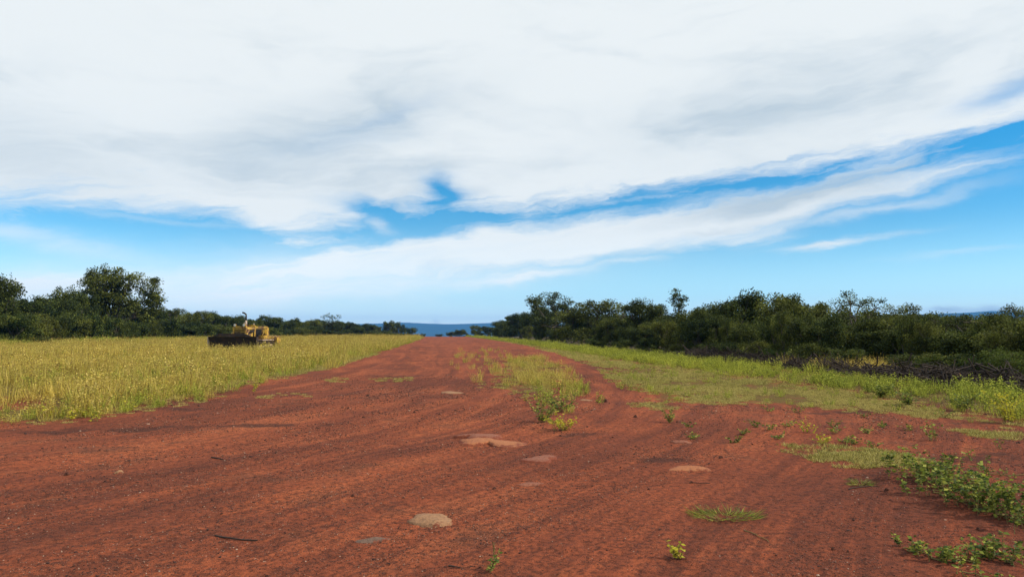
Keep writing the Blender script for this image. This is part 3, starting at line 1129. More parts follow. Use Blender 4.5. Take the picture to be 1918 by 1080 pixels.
def reg(kind, pair):
    h, w = measure(pair[0])
    TREES.setdefault(kind, []).append((pair[0], pair[1], h, w))


for k in range(4):
    reg('round', tree_meshes(500 + k, round_lobes(20 + k, 5.0, 4.6, 0.05, 12, 8), 0.15, 150, 0.46, 0.12, 0.22, ['crown', 'crown_dark', 'crown', 'crown_dark'][k], 2))
for k in range(3):
    reg('light', tree_meshes(520 + k, round_lobes(40 + k, 4.2, 3.8, 0.15, 7, 6), 0.14, 75, 0.42, 0.09, 0.2, 'crown_light', 3))
for k in range(3):
    reg('shrub', tree_meshes(540 + k, round_lobes(60 + k, 2.0, 2.8, 0.0, 9, 7), 0.11, 110, 0.30, 0.04, 0.12, ['crown', 'crown_dark', 'crown'][k], 4))
for k in range(3):      # flat-topped thorn trees
    r_ = np.random.default_rng(70 + k)
    lobes = [(math.cos(a) * ro, math.sin(a) * ro, 3.9 + r_.uniform(-0.35, 0.3), 1.15, 1.15, 0.34, 11) for a, ro in
             [(0, 0)] + [(6.283 * i / 6 + r_.uniform(-.3, .3), r_.uniform(1.4, 2.3)) for i in range(6)]]
    reg('flat', tree_meshes(560 + k, lobes, 0.11, 95, 0.40, 0.12, 0.42, 'crown_dark', 2, 0.6, 0.9))
for k in range(3):      # open, airy crowns with limbs showing
    r_ = np.random.default_rng(90 + k)
    lobes = [(r_.uniform(-0.8, 0.8), r_.uniform(-0.8, 0.8), 5.6, 0.9, 0.9, 0.7, 6)]
    lobes += [(math.cos(a) * ro, math.sin(a) * ro, r_.uniform(3.4, 5.3), 0.85, 0.85, 0.6, 5) for a, ro in
              [(6.283 * i / 7 + r_.uniform(-.3, .3), r_.uniform(1.0, 2.1)) for i in range(7)]]
    reg('open', tree_meshes(580 + k, lobes, 0.12, 75, 0.36, 0.10, 0.45, ['crown', 'crown_dark', 'crown'][k], 1, 0.9, 1.0, 0.3))
for k in range(2):      # tall, lobed and fairly dense
    r_ = np.random.default_rng(95 + k)
    lobes = [(0, 0, 5.2, 1.4, 1.4, 1.2, 16), (-1.2, 0.3, 4.6, 1.0, 1.0, 0.9, 12), (1.3, -0.2, 4.4, 1.1, 1.1, 1.1, 12), (0.3, 0.8, 3.2, 1.5, 1.5, 1.0, 14), (-0.9, -0.7, 2.6, 1.3, 1.3, 1.0, 12), (1.2, 0.2, 2.2, 1.1, 1.1, 1.0, 10)]
    lobes = [(x + r_.normal(0, .2), y + r_.normal(0, .2), z + r_.normal(0, .15), a, b, c, m) for x, y, z, a, b, c, m in lobes]
    reg('lobed', tree_meshes(590 + k, lobes, 0.14, 125, 0.42, 0.13, 0.4, ['crown', 'crown_dark'][k], 1, 0.85, 0.7, 0.3))
reg('thin', tree_meshes(600, [(0, 0, 4.5, 0.55, 0.55, 0.6, 9), (-0.5, 0.1, 4.0, 0.35, 0.35, 0.35, 4), (0.45, 0, 3.7, 0.35, 0.3, 0.35, 4), (0.1, 0.1, 3.2, 0.3, 0.3, 0.3, 3)],
                         0.12, 60, 0.26, 0.05, 0.62, 'crown_dark', 1, 0.9, 0.9, 0.2))
reg('bare', tree_meshes(610, [(0, 0, 3.4, 0.9, 0.9, 1.1, 26)], 0.07, 5, 0.3, 0.06, 0.3, 'crown', 2, 1.0, 1.0, 0.2))
reg('big', tree_meshes(620, [(-1.2, 0, 9.2, 3.6, 3.4, 2.9, 70), (-3.6, 0.4, 9.8, 1.5, 1.6, 1.3, 9), (1.6, -0.5, 10.0, 1.8, 1.8, 1.7, 12), (4.6, 0, 8.5, 1.5, 1.7, 2.3, 17), (5.6, 0.3, 6.2, 1.3, 1.6, 1.5, 11),
                             (-0.3, 0, 6.9, 3.0, 2.6, 1.5, 30), (2.6, 0, 5.2, 3.0, 2.8, 2.2, 32), (-2.8, 0, 5.0, 2.6, 2.6, 2.2, 26)], 0.28, 120, 0.78, 0.26, 0.30, 'crown', 2, 0.85, 0.6, 0.2))


def plant_tree(name, kind, x, y, height, width, label, group=None, var=None, rz=None, cat='tree'):
    lst = TREES[kind]
    v = lst[(var if var is not None else random.randrange(len(lst))) % len(lst)]
    z = gz(x, y)
    e = empty(name, (x, y, z), random.uniform(0, 6.28) if rz is None else rz)
    e.scale = (width / v[3], width / v[3], (height) / v[2])
    mesh_obj('trunk', v[1], None, e)
    mesh_obj('crown', v[0], None, e)
    tag(e, label, cat, group)
    return e


def tree_px(name, kind, px, top, wpx, x=None, y=None, label='', group=None, var=None, rz=None, cat='tree'):
    X_, Y_ = at_x(px, x) if x is not None else at_y(px, y)
    d = math.hypot(X_, Y_)
    h = z_at(px, top, X_, Y_) - gz(X_, Y_)
    return plant_tree(name, kind, X_, Y_, h, wpx / F_PX * d, label, group, var, rz, cat)


ORD = {}


def near(px, marks, fmt):
    """label by the landmark closest in the picture and the side of it"""
    m = min(marks, key=lambda q: abs(q[0] - px))
    side = 'left of' if px < m[0] else 'right of'
    lab = fmt % (side, m[1])
    ORD[lab] = ORD.get(lab, 0) + 1
    if ORD[lab] > 1:
        lab = fmt % ({2: 'just ', 3: 'close ', 4: 'a little ', 5: 'farther '}.get(ORD[lab], 'well ') + side, m[1])
    return lab


LM = [(-12, 'the left-edge tree'), (48, 'the bushy tree by the left edge'), (140, 'the rounded left tree'), (215, 'the tallest left tree'), (290, 'the foot of the tallest tree'), (362, 'the green round tree'), (420, 'the bulldozer blade'), (452, 'the bulldozer exhaust'), (500, 'the bulldozer rear'),
      (548, 'the second tree past the bulldozer'), (590, 'the third tree past the bulldozer'), (622, 'the umbrella-topped tree'), (660, 'the tree past the umbrella top'), (700, 'the hill end of the left trees'), (745, 'the end tree of the left treeline'), (780, 'the far left track edge')]
RM = [(948, 'the first right-hand tree'), (985, 'the low far right tree'), (1040, 'the first tall right tree'), (1105, 'the dense mid-green tree'), (1172, 'the half-bare tree'), (1208, 'the dome-crowned tree'), (1271, 'the thin lone tree'), (1320, 'the round tree past the thin one'),
      (1382, 'the high domed tree'), (1462, 'the broad olive tree'), (1525, 'the olive tree'), (1600, 'the airy tree'), (1692, 'the spreading tree'), (1772, 'the left flat-topped thorn tree'), (1858, 'the right flat-topped thorn tree'), (1910, 'the right-edge tree')]
# left treeline ------------------------------------------------------
LT = [
    ('broad_tree', 'round', -18, 505, 90, -54, 'tall tree cut off by the left edge of the picture', 1),
    ('bushy_tree', 'round', 48, 563, 90, -55, 'dark bushy tree beside the tall tree at the left edge', 1),
    ('bushy_tree', 'round', 100, 556, 80, -56, 'low dark tree between the left-edge tree and the tallest one', 3),
    ('round_tree', 'round', 140, 541, 70, -57, 'rounded tree just left of the tallest tree', 0),
    ('tall_tree', 'big', 213, 502, 128, -55, 'tallest tree of the left treeline, with an open two-lobed crown', 0),
    ('bushy_tree', 'round', 285, 578, 55, -54, 'dark bush tree at the right foot of the tallest tree', 1),
    ('open_tree', 'flat', 318, 576, 42, -55, 'small tree with a spreading top right of the tallest tree', 1),
    ('round_tree', 'round', 362, 583, 60, -54, 'green round tree left of the bulldozer, against the sky', 2),
    ('bushy_tree', 'round', 408, 584, 52, -52, 'dark tree directly behind the left end of the bulldozer blade', 1),
    ('round_tree', 'round', 437, 592, 36, -50, 'dark tree behind the bulldozer exhaust stack', 3),
    ('bushy_tree', 'round', 472, 598, 40, -48, 'low tree behind the bulldozer hood', 0),
    ('round_tree', 'round', 508, 591, 46, -46, 'round tree just right of the bulldozer, against the sky', 3),
    ('bushy_tree', 'round', 548, 596, 40, -44, 'second round tree to the right of the bulldozer', 1),
    ('bushy_tree', 'round', 582, 599, 38, -42, 'third round tree to the right of the bulldozer', 0),
    ('umbrella_tree', 'open', 622, 586, 40, -40, 'umbrella-topped tree rising above the far left treeline', 1),
    ('bushy_tree', 'round', 628, 601, 40, -39, 'dark bush under the umbrella-topped tree', 3),
    ('bushy_tree', 'round', 660, 603, 34, -36, 'dark tree right of the umbrella-topped tree', 1),
    ('bushy_tree', 'round', 690, 606, 30, -33, 'low dark tree where the left trees meet the blue hill', 3),
    ('round_tree', 'round', 728, 601, 26, -27, 'taller tree in front of the left end of the blue hill', 0),
    ('round_tree', 'round', 748, 603, 24, -24, 'tree at the end of the left treeline before the hill', 1),
    ('bushy_tree', 'shrub', 768, 613, 24, -20, 'last low tree of the left treeline beside the track', 1),
]
for nm, kind, px, top, w, X_, lab, var in LT:
    tree_px(nm, kind, px, top, w, x=X_, label=lab, var=var, rz=0.25 if kind == 'big' else None)
G_L = 'dark bushes along the foot of the left treeline'
k = 0
for px in list(range(-40, 780, 21)):
    X_ = -50 if px < 420 else np.interp(px, [420, 600, 700, 775], [-48, -38, -28, -15])
    lx = X_ + random.uniform(-1.5, 1.5)
    top = np.interp(px, [0, 150, 300, 420, 600, 780], [592, 590, 600, 607, 613, 624]) + random.uniform(-6, 7)
    w = np.interp(px, [0, 400, 780], [62, 44, 22]) * random.uniform(0.85, 1.2)
    tree_px('bush', ['round', 'round', 'shrub'][k % 3], px + random.uniform(-6, 6), top, w, x=float(lx), label=near(px, LM, 'dark bush at the treeline foot, %s %s'), group=G_L, cat='bush')
    k += 1
for px in list(range(-30, 700, 26)):
    X_ = np.interp(px, [0, 420, 600, 700], [-62, -58, -46, -36])
    top = np.interp(px, [0, 150, 300, 420, 600, 720], [564, 560, 584, 594, 603, 611]) + random.uniform(-5, 5)
    w = np.interp(px, [0, 400, 700], [70, 50, 34])
    tree_px('bushy_tree', 'round', px, top, w, x=float(X_), label=near(px, LM, 'dark tree behind and %s %s'), group='trees filling the left treeline')
for (px, top, w, X_, lab) in ((668, 626, 34, -24, 'grey-green low bush in the far end of the left field'), (720, 622, 44, -17, 'broad grey-green bush where the left field meets the track'),
                              (748, 624, 22, -13.5, 'small grey-green bush closest to the far end of the track'), (345, 634, 36, -44, 'low pale bush in the back of the left field'),
                              (215, 632, 46, -46, 'low bush in front of the tallest left tree'), (60, 632, 60, -46, 'low bush in front of the trees near the left edge')):
    tree_px('low_bush', 'shrub', px, top, w, x=X_, label=lab, var=0, cat='bush')

# right treeline -----------------------------------------------------
RT = [
    ('bushy_tree', 'round', 948, 599, 36, 21, 'first dark tree of the right treeline beside the blue hill', 1),
    ('bushy_tree', 'round', 975, 588, 52, 22, 'low rounded tree near the far end of the right treeline', 3),
    ('bushy_tree', 'round', 1003, 574, 50, 23, 'dark tree left of the tall tree on the right side', 1),
    ('tall_open_tree', 'lobed', 1042, 548, 96, 23, 'tall dark tree with a lobed crown, first tall one right of the track', 1),
    ('light_tree', 'round', 1108, 564, 92, 22, 'dense mid-green tree right of the first tall dark tree', 2),
    ('bare_tree', 'bare', 1172, 570, 50, 26, 'thin half-bare tree in the gap between two dense trees', 0),
    ('bushy_tree', 'round', 1158, 592, 50, 24, 'low tree under the half-bare tree', 0),
    ('dome_tree', 'round', 1208, 563, 68, 24, 'dome-crowned dark tree left of the thin single tree', 3),
    ('thin_tree', 'thin', 1271, 540, 46, 25, 'thin tree standing alone above the right treeline', 0),
    ('bushy_tree', 'round', 1258, 588, 62, 23, 'low dark tree around the foot of the thin tree', 1),
    ('round_tree', 'round', 1312, 574, 70, 24, 'round tree just right of the thin tree', 0),
    ('dome_tree', 'round', 1382, 547, 92, 23, 'high domed dark tree in the middle of the right treeline', 1),
    ('round_tree', 'round', 1462, 551, 92, 24, 'broad olive-green tree right of the high domed tree', 2),
    ('round_tree', 'round', 1510, 564, 70, 25, 'olive tree left of the airy see-through tree', 0),
    ('airy_tree', 'open', 1600, 543, 100, 26, 'airy see-through tree standing above the right treeline', 2),
    ('bushy_tree', 'round', 1578, 588, 80, 22.5, 'dense low tree under the airy see-through tree', 1),
    ('open_tree', 'lobed', 1692, 570, 82, 25, 'spreading tree right of the airy see-through tree', 0),
    ('bushy_tree', 'round', 1668, 590, 90, 22, 'brownish-green tree in front of the spreading tree', 2),
    ('flat_tree', 'flat', 1772, 588, 130, 26, 'dark flat-topped thorn tree, left one of the pair', 0),
    ('flat_tree', 'flat', 1858, 589, 130, 25, 'dark flat-topped thorn tree, right one of the pair', 1),
    ('open_tree', 'lobed', 1906, 571, 70, 28, 'round-topped tree at the right edge of the picture', 0),
]
for nm, kind, px, top, w, X_, lab, var in RT:
    tree_px(nm, kind, px, top, w * (1.32 if kind == 'round' else 1.18), x=X_, label=lab, var=var)
k = 0
for px in list(range(930, 1960, 27)):
    X_ = 18.6 + random.uniform(0, 2.4)
    if 1600 < px < 1690:
        X_ = 21.5
    top = np.interp(px, [930, 1000, 1150, 1300, 1500, 1700, 1918], [609, 600, 600, 596, 594, 602, 610]) + random.uniform(-20, 20)
    w = np.interp(px, [930, 1150, 1400, 1700, 1918], [28, 50, 68, 84, 100]) * random.uniform(0.6, 1.3)
    tree_px('bush', ['round', 'shrub', 'round', 'round'][k % 4], px + random.uniform(-8, 8), top, w, x=X_, label=near(px, RM, 'dark front-row bush below and %s %s'), group='bushes in the front of the right treeline', cat='bush')
    k += 1
k = 0
for px in list(range(1130, 1960, 46)):
    X_ = 17.8 + random.uniform(0, 0.7)
    if 1600 < px < 1700:
        continue
    top = np.interp(px, [1130, 1300, 1500, 1700, 1918], [636, 640, 650, 655, 660]) + random.uniform(-8, 8)
    w = np.interp(px, [1130, 1400, 1700, 1918], [40, 62, 84, 100])
    tree_px('shrub', 'shrub', px + random.uniform(-12, 12), top, w, x=X_, label=near(px, RM, 'low shrub behind the brush heaps, %s %s'), group='shrubs behind the brush heaps', cat='shrub')
for px in list(range(940, 1960, 44)):
    X_ = 29 + random.uniform(0, 3)
    top = np.interp(px, [940, 1030, 1150, 1300, 1400, 1500, 1700, 1918], [602, 577, 590, 589, 573, 573, 592, 599]) + random.uniform(-7, 5)
    tree_px('bushy_tree', 'round', px, top, np.interp(px, [940, 1300, 1918], [40, 76, 110]), x=X_, label=near(px, RM, 'dark tree behind and %s %s'), group='trees filling the right treeline')
for (px, top, w, X_, lab) in ((1892, 650, 92, 17.2, 'bright green leafy shrub behind the brush heap at the right edge'),
                              (1835, 668, 60, 17.6, 'green leafy shrub standing behind the big brush heap'),
                              (1455, 652, 56, 17.6, 'light green shrub behind the middle of the row of brush heaps'),
                              (1745, 664, 60, 17.5, 'green shrub behind the heap left of the earth lump'),
                              (1112, 632, 34, 20.2, 'small pale grey-green shrub with a flat layered top'),
                              (1275, 655, 50, 17.0, 'light green bush left of the first brush heap')):
    tree_px('light_shrub', 'light', px, top, w, x=X_, label=lab, cat='shrub')
# the last trees at the far end of the airstrip
for (px, top, w, Y_, lab) in ((845, 621, 20, 420, 'tiny far bush at the right of the track end'), (862, 617, 24, 380, 'far round tree right of the track end'),
                              (893, 609, 26, 330, 'far dark tree below the right end of the blue hill'), (915, 611, 30, 300, 'reddish far tree beside the first trees on the right'), (935, 612, 28, 270, 'far low tree joining the right treeline'),
                              (822, 625.5, 16, 520, 'tiny dark bush straight ahead at the end of the track')):
    tree_px('far_tree', 'round', px, top, w, y=Y_, label=lab)

# wood on the plain beyond, one mass to the eye
wood_v = make_variants('far_crown', [t[0] for t in TREES['round']])
n = 2600
dd = 420 + 2600 * rng.random(n) ** 1.6
aa = rng.uniform(R(-36), R(48), n)
X = dd * np.sin(aa); Y = dd * np.cos(aa)
k = (np.abs(X + 2) > 16) & ((dd > 700) | (np.abs(X) > 40))
X, Y = X[k], Y[k]
scatter('far_wood', wood_v, 4, np.stack([X, Y, ground_z(X, Y) - 0.3], 1), rng.uniform(1.0, 1.7, len(X)), rng.random(len(X)), label='far woodland on the plain below the hills', cat='woodland')

# ------------------------------------------------------------------ heaps of grubbed-up brush along the right treeline
def branch_mesh(seed, L, r0, forks=2):
    r = np.random.default_rng(seed)
    acc = Acc()
    n = 6
    t = np.linspace(0, 1, n)
    P = np.stack([t * L, np.cumsum(r.normal(0, 0.05 * L, n)), np.cumsum(r.normal(0, 0.04 * L, n))], 1)
    V, Q = tube(P, r0 * (1 - 0.75 * t), 6)
    acc.add(V, Q)
    for k in range(forks):
        i = r.integers(1, n - 1)
        d = unit(np.array([r.uniform(0.2, 0.8), r.normal(0, 0.6), r.normal(0, 0.6)]))
        l = L * r.uniform(0.25, 0.5)
        V, Q = tube([P[i], P[i] + d * l * 0.5 + r.normal(0, 0.03, 3), P[i] + d * l], [r0 * 0.5, r0 * 0.35, r0 * 0.1], 5)
        acc.add(V, Q)
    return acc


BR = [branch_mesh(700 + k, L, rr, f).mesh('branch', M['dead']) for k, (L, rr, f) in enumerate(((2.6, 0.05, 3), (2.0, 0.07, 2), (1.6, 0.035, 3), (3.0, 0.08, 2)))]
BRP = [branch_mesh(720 + k, L, rr, f).mesh('branch', M['dead_pale']) for k, (L, rr, f) in enumerate(((2.4, 0.05, 3), (1.8, 0.06, 2)))]


def brush_heap(px, X_, length, height, depth, label, seed):
    r = np.random.default_rng(seed)
    x, y = at_x(px, X_)
    e = empty('brush_heap', (x, y, gz(x, y)), 0)
    acc = Acc()
    n = int(length * 95)
    for k in range(n):
        cy = r.uniform(-0.5, 0.5) * length
        cx = r.normal(0, 0.33) * depth
        hz = height * max(0.05, 1 - (abs(cx) / depth * 1.5) ** 2) * (1 - (abs(cy) / length * 1.7) ** 4) * (0.6 + 0.7 * r.random())
        c = np.array([cx, cy, max(0.03, hz * r.random() ** 0.6)])
        d = unit(np.array([r.normal(), r.normal(), r.normal(0, 0.45)]))
        l = r.uniform(0.3, 1.5)
        j = r.normal(0, 0.07, 3)
        p0, p1 = c - d * l / 2, c + d * l / 2
        p0[2] = max(p0[2], 0.0); p1[2] = max(p1[2], 0.0)
        r0 = r.uniform(0.006, 0.035)
        V, Q = tube([p0, (p0 + p1) / 2 + j, p1], [r0, r0 * 0.75, r0 * 0.3], 4)
        acc.add(V, Q)
    o = mesh_obj('twig_tangle', acc.mesh('twig_tangle', M['dead']), None, e)
    o['kind'] = 'stuff'
    for k in range(int(length * 3)):
        pale = r.random() < 0.13
        me = (BRP if pale else BR)[r.integers(2 if pale else 4)]
        b = mesh_obj('branch', me, None, e)
        cy = r.uniform(-0.5, 0.45) * length
        b.location = (r.normal(-0.2, 0.3) * depth, cy, height * r.uniform(0.12, 0.62))
        b.rotation_euler = (r.uniform(0, 6.28), r.normal(0, 0.28), r.uniform(0, 6.28))
        s = r.uniform(0.35, 0.65)
        b.scale = (s, s, s)
    # the core of soil, roots and trash that the branches lie on
    tag(e, label, 'brush heap', 'brush heaps along the right treeline')
    return e


for i, (px, X_, ln, h, dp, lab) in enumerate((
        (1320, 17.0, 9.0, 0.42, 1.5, 'farthest brush heap, at the left end of the row'),
        (1405, 16.9, 7.0, 0.45, 1.5, 'second brush heap from the left'),
        (1480, 16.7, 5.0, 0.38, 1.4, 'low brush heap in the middle of the row'),
        (1560, 16.6, 4.2, 0.38, 1.4, 'brush heap left of the dry grass gap'),
        (1640, 16.4, 3.2, 0.32, 1.4, 'small low brush heap below the dry grass gap'),
        (1720, 16.3, 3.4, 0.48, 1.5, 'brush heap just left of the red earth lump'),
        (1815, 16.2, 3.4, 0.52, 1.5, 'big dark brush heap right of the red earth lump, with bleached branches'),
        (1905, 16.0, 3.0, 0.36, 1.5, 'brush heap at the right edge of the picture'))):
    brush_heap(px, X_, ln, h, dp, lab, 800 + i)


# ------------------------------------------------------------------ rocks, clods
def rock_mesh(name, seed, lx, ly, h, mat, rough=0.12, power=2.6, dust=0.55):
    """low boulder: irregular outline, domed and broken top, skirt sunk in the soil"""
    r = np.random.default_rng(seed)
    na, nr = 40, 10
    ph = r.uniform(0, 6.28, 5)
    a = np.linspace(0, 6.283, na, endpoint=False)
    out = 1 + sum(rough * 1.3 / (k + 1) * np.sin((k + 2) * a + ph[k]) for k in range(5)) + r.normal(0, 0.03, na)
    V = [[0, 0, h]]
    for i in range(1, nr + 1):
        f = i / nr
        z = h * (1 - f ** power) + h * 0.5 * (fbm(np.cos(a) * f * 2.3 + seed % 97, np.sin(a) * f * 2.3 + 9, 3) - 0.5) * (1 if i < nr else 0)
        z = z * (1 + 0.40 * np.cos(a - ph[0]) * f) + h * 0.16 * (fbm(np.cos(a) * f * 9 + seed % 31, np.sin(a) * f * 9 + 3, 2) - 0.5)
        if i == nr:
            z = np.full(na, -0.6 * h - 0.02)
        V += list(np.stack([np.cos(a) * f * out * lx / 2, np.sin(a) * f * out * ly / 2, z], 1))
    F = [(0, 1 + j, 1 + (j + 1) % na) for j in range(na)]
    for i in range(nr - 1):
        o = 1 + i * na
        F += [(o + j, o + na + j, o + na + (j + 1) % na, o + (j + 1) % na) for j in range(na)]
    me = bpy.data.meshes.new(name)
    me.from_pydata([tuple(v) for v in V], [], F)
    at = me.attributes.new('dust', 'FLOAT', 'POINT')
    rr_ = [0.0] + [i / nr for i in range(1, nr + 1) for _ in range(na)]
    at.data.foreach_set('value', [dust * q ** 2.2 for q in rr_])
    me.materials.append(M[mat])
    for p in me.polygons:
        p.use_smooth = True
    me.update()
    return me


def rock(name, px, py, wpx, asp, hpx, mat, label, seed, rz=0.0, cat='rock', sink=0.0, rough=0.12, power=2.6, dust=0.55):
    x, y = gp(px, py)
    d = math.hypot(x, y)
    w = wpx / F_PX * d
    o = mesh_obj(name, rock_mesh(name, seed, w, w * asp, hpx / F_PX * d, mat, rough, power, dust))
    o.location = (x, y, gz(x, y) - sink)
    o.rotation_euler = (0, 0, rz)
    tag(o, label, cat)
    return o


rock('boulder', 808, 966, 98, 1.0, 8.5, 'rock', 'tan domed stone lying in the foreground left of centre', 37, 0.15, rough=0.11, power=3.0, dust=0.42)
rock('flat_rock', 698, 1002, 72, 0.4, 6, 'rock_grey', 'flat grey stone half buried below the tan domed stone', 32, 0.1)
rock('rock_slab', 918, 828, 112, 1.0, 4, 'rock_orange', 'large orange rock slab flush with the soil near centre', 33, 0.0, rough=0.3, power=3.5, dust=0.95)
rock('rock_slab', 900, 818, 110, 0.5, 6, 'rock_dusty', 'red dusty rim of rock behind the orange slab', 43, 0.1, rough=0.28, dust=1.0)
rock('rock_slab', 1013, 860, 72, 0.9, 4, 'rock_dusty', 'pinkish slab right below the large orange slab', 34, 0.2, rough=0.18, power=3.5, dust=1.0)
rock('rock_slab', 995, 900, 58, 0.5, 4, 'rock_dusty', 'narrow dusty stone sliver below the pinkish slab', 35, 0.1)
rock('rock_slab', 1290, 877, 70, 0.85, 4, 'rock_orange', 'bright orange stone right of centre', 36, -0.2, rough=0.15, power=3.5, dust=0.8)
rock('flat_rock', 1276, 827, 46, 0.7, 4, 'rock_dusty', 'pale dusty stone above the bright orange stone', 37, 0)
rock('flat_rock', 846, 738, 44, 1.2, 2.5, 'rock', 'pale flat stone in the middle distance on the track', 38, 0.0)
rock('flat_rock', 1097, 749, 24, 1.2, 2, 'rock', 'pale flat stone right of the grass island', 39, 0)
rock('stone', 1134, 751, 12, 0.9, 6, 'clod', 'small dark stone next to the pale flat stone', 40, 0)
rock('stone', 223, 880, 15, 0.6, 5, 'rock', 'small pale stone on the left foreground', 41, 0.3)
rock('stone', 4, 932, 24, 0.7, 12, 'rock', 'tan stone cut by the left edge of the picture', 42, 0.2)
rock('stone', 1795, 692, 62, 0.9, 26, 'rock_dusty', 'red earth lump sitting on the brush heaps at the right', 45, 0, 'earth lump')
for px, py in ((1795, 692),):
    o = bpy.data.objects['stone.002']
    o.location = (*at_x(1793, 15.8), 0.35)
CLN = [(223, 'the small pale stone'), (442, 'the bent stick'), (590, 'the short twig'), (700, 'the flat grey stone'), (808, 'the tan domed stone'), (918, 'the large orange slab'), (1013, 'the pinkish slab'), (1100, 'the grass island tip'), (1271, 'the bright yellow weed'), (1360, 'the wiry grass tuft'), (1600, 'the grass mat'), (1850, 'the largest creeper clump'), (20, 'the left edge')]
CL = [(142, 920), (398, 934), (1215, 918), (1350, 858), (1832, 988), (1012, 833), (776, 775), (1190, 784), (1050, 818), (138, 1056), (1560, 1025), (1588, 1030),
      (125, 884), (505, 838), (415, 960), (580, 782), (1268, 792), (1660, 918), (1296, 905), (1162, 874), (925, 910), (660, 930), (850, 1005), (947, 1034), (500, 1070), (1190, 835), (652, 766), (1025, 875)]
for i, (px, py) in enumerate(CL):
    x, y = gp(px, py)
    d = math.hypot(x, y)
    w = (4.5 + 4.5 * random.random() ** 2) / F_PX * d
    if i < 5:
        me = rock_mesh('soil_clod', 900 + i, 1.0, 0.8, 0.55, 'clod', 0.2)
        CLM = globals().setdefault('CLM', [])
        CLM.append(me)
    o = mesh_obj('soil_clod', CLM[i % 5])
    o.location = (x, y, gz(x, y))
    o.scale = (w, w, w)
    o.rotation_euler = (0, 0, random.uniform(0, 6.28))
    tag(o, near(px, CLN, 'small dark clod of soil on bare ground, %s %s'), 'clod', 'dark clods scattered on the red ground')


# sticks
def stick(px1, py1, px2, py2, rad, label, seed, mat='dead', lift=0.006, bend=0.03):
    r = np.random.default_rng(seed)
    a, b = np.array(gp(px1, py1)), np.array(gp(px2, py2))
    n = 8
    t = np.linspace(0, 1, n)
    XY = a + (b - a) * t[:, None]
    side = np.array([-(b - a)[1], (b - a)[0]])
    XY = XY + side * (bend * np.sin(t * 3.1 + 0.3) + r.normal(0, 0.012, n))[:, None]
    zz = ground_z(XY[:, 0], XY[:, 1])
    zz = np.maximum(zz, np.linspace(zz[0], zz[-1], n)) + lift
    rr = rad * (1.15 - 0.45 * t) * r.uniform(0.9, 1.15, n)
    acc = Acc()
    V, Q = tube(np.column_stack([XY, zz]), rr, 7)
    acc.add(V, Q)
    V, Q = tube(np.array([[*XY[5], zz[5]], [*(XY[5] + side * 0.06), zz[5] + 0.02]]), [rad * 0.5, rad * 0.2], 5)
    acc.add(V, Q)
    o = mesh_obj('stick', acc.mesh('stick', M[mat], True))
    tag(o, label, 'stick')


stick(405, 998, 480, 1008, 0.0065, 'dark bent stick on the bare soil at lower left', 51, bend=-0.06)
stick(396, 853, 418, 857, 0.008, 'short dark twig in the left foreground', 52)
stick(1590, 913, 1645, 908, 0.005, 'thin dark twig near the grass mat on the right', 53)
stick(840, 1058, 862, 1060, 0.005, 'tiny dark twig left of the bottom-centre weed', 54)
stick(1392, 990, 1442, 1012, 0.0032, 'pale dry straw lying below the flattened grass tuft', 55, 'stem')
stick(1290, 905, 1330, 907, 0.004, 'thin dark twig below the bright orange stone', 56)


